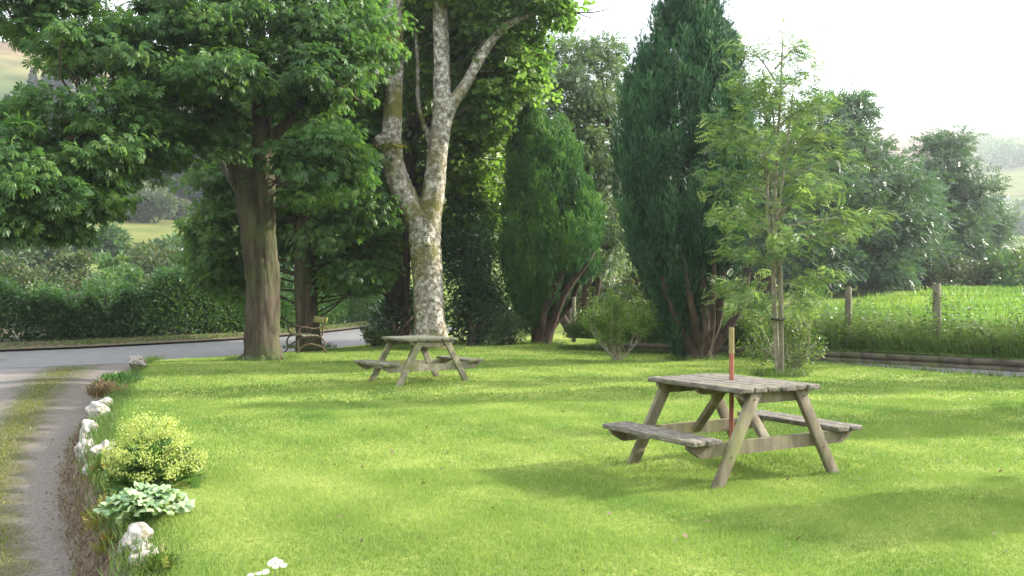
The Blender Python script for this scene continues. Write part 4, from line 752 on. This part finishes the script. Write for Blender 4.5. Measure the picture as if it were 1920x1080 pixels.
for k, (px, pb, Y, w, h, mt) in enumerate([(40,570,52,150,100,'scrub_leaf'),(130,560,58,130,105,'scrub_leaf'),(215,560,50,110,85,'hedge_leaf'),(300,560,54,140,110,'scrub_leaf'),(390,560,50,120,85,'hedge_leaf'),(-40,560,55,120,110,'hedge_leaf'),(460,565,52,130,110,'scrub_leaf'),
      (550,560,54,130,110,'hedge_leaf'),(640,560,56,130,110,'scrub_leaf'),(60,530,85,150,95,'scrub_leaf'),(180,500,100,120,85,'hedge_leaf'),(280,520,82,100,65,'scrub_leaf'),(370,520,86,110,75,'scrub_leaf'),(120,500,110,120,60,'scrub_leaf'),(330,500,105,90,50,'hedge_leaf'),(700,560,60,140,130,'hedge_leaf')]):
    far_bush(px, pb, Y, w, h, M[mt], 'rounded scrubby tree in the thicket beyond the roadside hedge', gl)
for px, pb, Y, w, h, mt in HB: far_bush(px, pb, Y, w, h, M[mt], 'leafy bush rising just behind the roadside hedge', 'bushes growing out of the roadside hedge', name='hedge_bush', n=70, per=90, cat='bush', size=.13)
# meadow patch on the slope
mw = []
def slope_patch(name, px0, px1, Y0, Y1, mat, lift=.15, n=24):
    U = np.linspace(px0, px1, n)[None]*np.ones((n,1)); Yy_ = np.linspace(Y0, Y1, n)[:,None]*np.ones((1,n)); X_ = (U-960)/F*Yy_; return tag(build(name, [grid_mesh(X_, Yy_, far_z(X_, Yy_)+lift)], mat, smooth=True), kind='structure')
M['pasture'] = noise_mat('pasture', [(.3,(.075,.1,.03)),(.7,(.15,.15,.05))], .12, bump=0, rough=1, spec=0)
slope_patch('meadow', 180, 420, 118, 172, M['pasture'])
slope_patch('pasture', 1835, 2100, 420, 560, M['pasture'], .3)
M['hayfield'] = noise_mat('hayfield', [(.3,(.2,.19,.09)),(.7,(.26,.24,.12))], .05, bump=0, rough=1, spec=0)
slope_patch('pasture', 1845, 2150, 640, 700, M['hayfield'], .5)
# conifer plantation: proto + copies
def conifer_mesh(seed):
    q = np.random.default_rng(seed); n = 1500; u = q.random(n)**.75; a = q.uniform(0,6.28,n); r_ = (1-u)*.30*(.55+.45*np.abs(np.sin(u*26+a)))+.006; P = np.column_stack([np.cos(a)*r_*q.uniform(.5,1,n), np.sin(a)*r_*q.uniform(.5,1,n), .1+u*.9])
    D = np.column_stack([np.cos(a), np.sin(a), np.full(n,-.15)]); return inst(quadleaf(.35), P, D, np.full(n,.07)*(.5+1-u), jit=.5)
cp = []
for s_ in (1,2,3):
    t = empty('conifer', (0,0,0)); cr_ = build('crown', [conifer_mesh(s_)], M['conifer_leaf'], t, tint=np.repeat(rng.random(1500),4)); tr_ = build('trunk', tubes([([(0,0,-.05),(0,0,.9)], [.02,.004], 6)]), M['bark_dark'], t); cp.append((t, cr_, tr_))
cnt = 0
def put_conifer(x, y, h):
    global cnt
    src = cp[cnt % 3]
    if cnt < 3: t, c1, c2 = src
    else:
        t, c1, c2 = src[0].copy(), src[1].copy(), src[2].copy()
        for o_ in (t, c1, c2): C.objects.link(o_)
        c1.parent = t; c2.parent = t
    t.location = (x, y, float(far_z(np.array(x), np.array(y)))-.3); t.scale = (h*.9,h*.9,h); t.rotation_euler = (0,0,random.uniform(0,6))
    tag(t, 'dark narrow conifer in the plantation on the far left hillside', 'tree', 'conifers on the far hillside'); cnt += 1
for row, Y in enumerate((185,196,208,222,238,255)):
    for px in np.arange(-60, 480, 26+2*row*0):
        if (row < 3 or px > 60) and (row < 4 or px < 330): put_conifer((px+random.uniform(-9,9)-960)/F*Y, Y+random.uniform(-4,4), random.uniform(11,17))
for px, Y, h in ((215,160,5),(250,163,6),(290,158,8),(235,170,6),(180,160,7),(330,168,5)):
    far_bush(px, 418, Y, h*11, h*9, M['scrub_leaf'], 'lighter rounded tree standing before the dark conifers', 'rounded trees before the plantation', size=.5)
# right side tree line across the field
def rz_(Y): return Y
def rt(px, py_top, Y, wpx, mat, label, lobes_, group=None, ncl=150, per=60, size=.3, tmpl=SPRAY, sr=.2):
    x = (px-960)/F*Y; zb = float(field_z(np.array(x), np.array(Y)))
    bush('ash_tree', label, 'tree', (x,Y,zb-.05), [lobe(*l) for l in lobes_], mat, tmpl, ncl, per, size, stems=6, sr=sr, crad=.9, flat=.6, droop=.5, group=group, twigs=True, upb=0)
rt(1540,150,52,200,M['ash_leaf'],'tall hazy ash crown rising directly behind the young rowan', [(1540,240,52,75,80,3),(1500,330,51,90,80,3),(1580,330,52,70,90,3),(1560,430,51,80,70,2.6),(1480,430,51,70,80,2.5),(1600,210,52,40,50,2),(1540,500,50.5,90,40,2)], ncl=330, per=46)
rt(1640,300,54,150,M['ash_leaf'],'darker leafy tree between the tall ash and the rounded tree at right', [(1640,340,54,60,60,2.6),(1650,430,53,70,70,2.6),(1700,400,54,50,80,2.4),(1640,500,52.5,80,40,2),(1620,280,54,40,30,1.6)], ncl=260, per=46)
rt(1770,240,66,170,M['ash_leaf'],'rounded tree with open crown standing clear against the sky at right', [(1770,300,66,55,50,2.6),(1740,370,66,60,60,2.6),(1810,370,66,55,60,2.6),(1770,440,65,80,60,2.6),(1770,262,66,30,18,1.2),(1730,470,64,70,45,2.2)], ncl=260, per=46, size=.34)
rt(1440,300,50,150,M['ash_leaf'],'leafy ash partly hidden behind the tall broad yew', [(1400,300,50,60,100,3),(1440,430,50,70,90,3),(1360,420,50,70,100,3),(1420,200,51,40,50,2)], ncl=170, per=46)
for k, (px, py, Y, w, h) in enumerate([(1660,545,57,90,60),(1740,545,58,110,62),(1830,545,57,110,60),(1900,545,56,110,75),(1960,545,57,120,90),(1580,548,56,90,55),(1500,550,55,90,60),(1860,520,75,120,60),(1780,520,78,110,60),(1930,505,80,110,55),(1420,550,54,100,60),(1330,555,50,120,70),(1230,560,44,120,70),(1160,565,42,100,70),(1070,575,40,100,60)]):
    far_bush(px, py, Y, w, h, M['scrub_leaf'] if k%3 else M['hedge_leaf'], 'low hazy bush in the thicket along the far edge of the field', 'bushes along the far field edge', name='field_bush', n=30, per=60, size=.22, cat='bush')
rt(1700,330,60,120,M['ash_leaf'],'lower broad tree closing the gap left of the rounded tree', [(1700,400,60,60,60,2.6),(1690,470,59,70,60,2.6),(1720,350,60,35,30,1.6)], ncl=190, per=46)
rt(1850,400,68,110,M['ash_leaf'],'low spreading tree at the right shoulder of the rounded tree', [(1840,430,68,45,45,2.4),(1810,480,67,70,40,2.4)], ncl=120, per=46)
# woods and hedgerow trees on the right hillside
for k, (px, py, Y) in enumerate([(1862,372,500),(1880,362,510),(1900,374,500),(1918,366,505),(1940,372,500),(1840,350,560),(1850,334,590),(1862,352,540),(1895,352,540),(1872,440,360),(1838,445,340),(1905,440,350),(1925,428,360),(1858,452,300),(1890,456,290),(1915,458,280),(1940,450,290),(1820,440,330),(1800,460,300)]):
    x = (px-960)/F*Y; zb = float(far_z(np.array(x), np.array(float(Y)))); r_ = random.uniform(5,8)*Y/450
    bush('hillside_tree', 'distant round topped tree on the hazy right hillside', 'tree', (x,Y,zb), [(np.array((x,Y,zb+r_*.9)), (r_,r_,r_*.8), 1)], M['hedge_leaf'], ELL, 26, 30, 1.3, stems=1, sr=.3, crad=r_*.4, group='trees on the right hillside', twigs=False)
# white farmhouse
Yh = 385.0; xh = (1872-960)/F*Yh; zh = float(far_z(np.array(xh), np.array(Yh))); zh = max(zh, CH-(434-HOR)/F*Yh-1)
fh = empty('farmhouse', (xh,Yh,zh)); tag(fh, 'tiny white farmhouse with grey roof on the right hillside', 'house')
w_, d_, h_ = 8.4, 5, 3.4
def gable(cx, cy_, z0, w, d, h, rh):
    V = np.array([(-w/2,-d/2,0),(w/2,-d/2,0),(w/2,d/2,0),(-w/2,d/2,0),(-w/2,-d/2,h),(w/2,-d/2,h),(w/2,d/2,h),(-w/2,d/2,h),(-w/2,0,h+rh),(w/2,0,h+rh)])+np.array((cx,cy_,z0))
    return [(V, np.array([(0,1,5,4),(2,3,7,6),(1,2,6,5),(3,0,4,7)])), (V, np.array([(5,6,9),(7,4,8)]))], [(V+np.array((0,0,.05)), np.array([(4,5,9,8),(6,7,8,9)]))]
wa, ro = gable(xh,Yh,zh-1,w_,d_,h_+1,1.8); wa2, ro2 = gable(xh-6,Yh+.5,zh-1,4,4,3.2,1.3)
build('wall', wa+wa2, M['white_wall'], fh); rf = build('roof', ro+ro2, M['slate'], fh); build('chimney', [box((xh+3.6,Yh,zh+h_+2),(.8,.8,1.4))], M['white_wall'], fh)
for k in range(4):
    build('window', [box((xh-3+2*k,Yh-d_/2-.02,zh+1.5),(.8,.08,1.0))], M['glass_dark'], fh)
# ------------------------------------------------------------------ trees just outside the frame on the right that shade the lawn
def side_tree(x, y, H_, r_, label, ncl=120):
    bush('garden_tree', label, 'tree', (x,y,0), [(np.array((x,y,H_*.62)), (r_,r_,H_*.36), 1), (np.array((x-r_*.4,y+r_*.3,H_*.45)), (r_*.6,r_*.6,H_*.2), 1)], M['sycamore_leaf'], MAPLE, ncl, 50, .16, stems=1, sr=.12, crad=.4, twigs=True)
def slim_tree(x, y, z0, z1, r_, label, ncl):
    bush('slim_tree', label, 'tree', (x,y,0), [(np.array((x,y,(z0+z1)/2)), (r_,r_,(z1-z0)/2), 1)], M['sycamore_leaf'], MAPLE, ncl, 50, .14, stems=1, sr=.09, crad=.35, twigs=True)
slim_tree(13.4,13.3,1.3,6.4,.75,'slim upright tree right of the picture level with the nearer table', 110)
slim_tree(10.6,16.3,1.8,6.8,.6,'unseen slim tree added just inside the retaining wall for its lawn shadow', 90)  # added out of view to cast the mid-lawn shadow streak
slim_tree(9.4,8.4,.8,4.0,.7,'short upright tree right of the picture close to the camera', 80)
slim_tree(15.5,17.5,2.2,7.5,.8,'taller slim tree right of the picture beyond the wire fence', 100)
# ------------------------------------------------------------------ air
m, n_, l_ = newmat('haze'); n_.remove(n_['Principled BSDF']); pv = n_.new('ShaderNodeVolumePrincipled'); pv.inputs['Color'].default_value = (.88,.93,1,1); pv.inputs['Density'].default_value = .00048; pv.inputs['Anisotropy'].default_value = .4
l_.new(pv.outputs[0], n_['Material Output'].inputs['Volume'])
tag(build('haze', [box((0,0,92), (12700,12700,190))], m), kind='stuff')
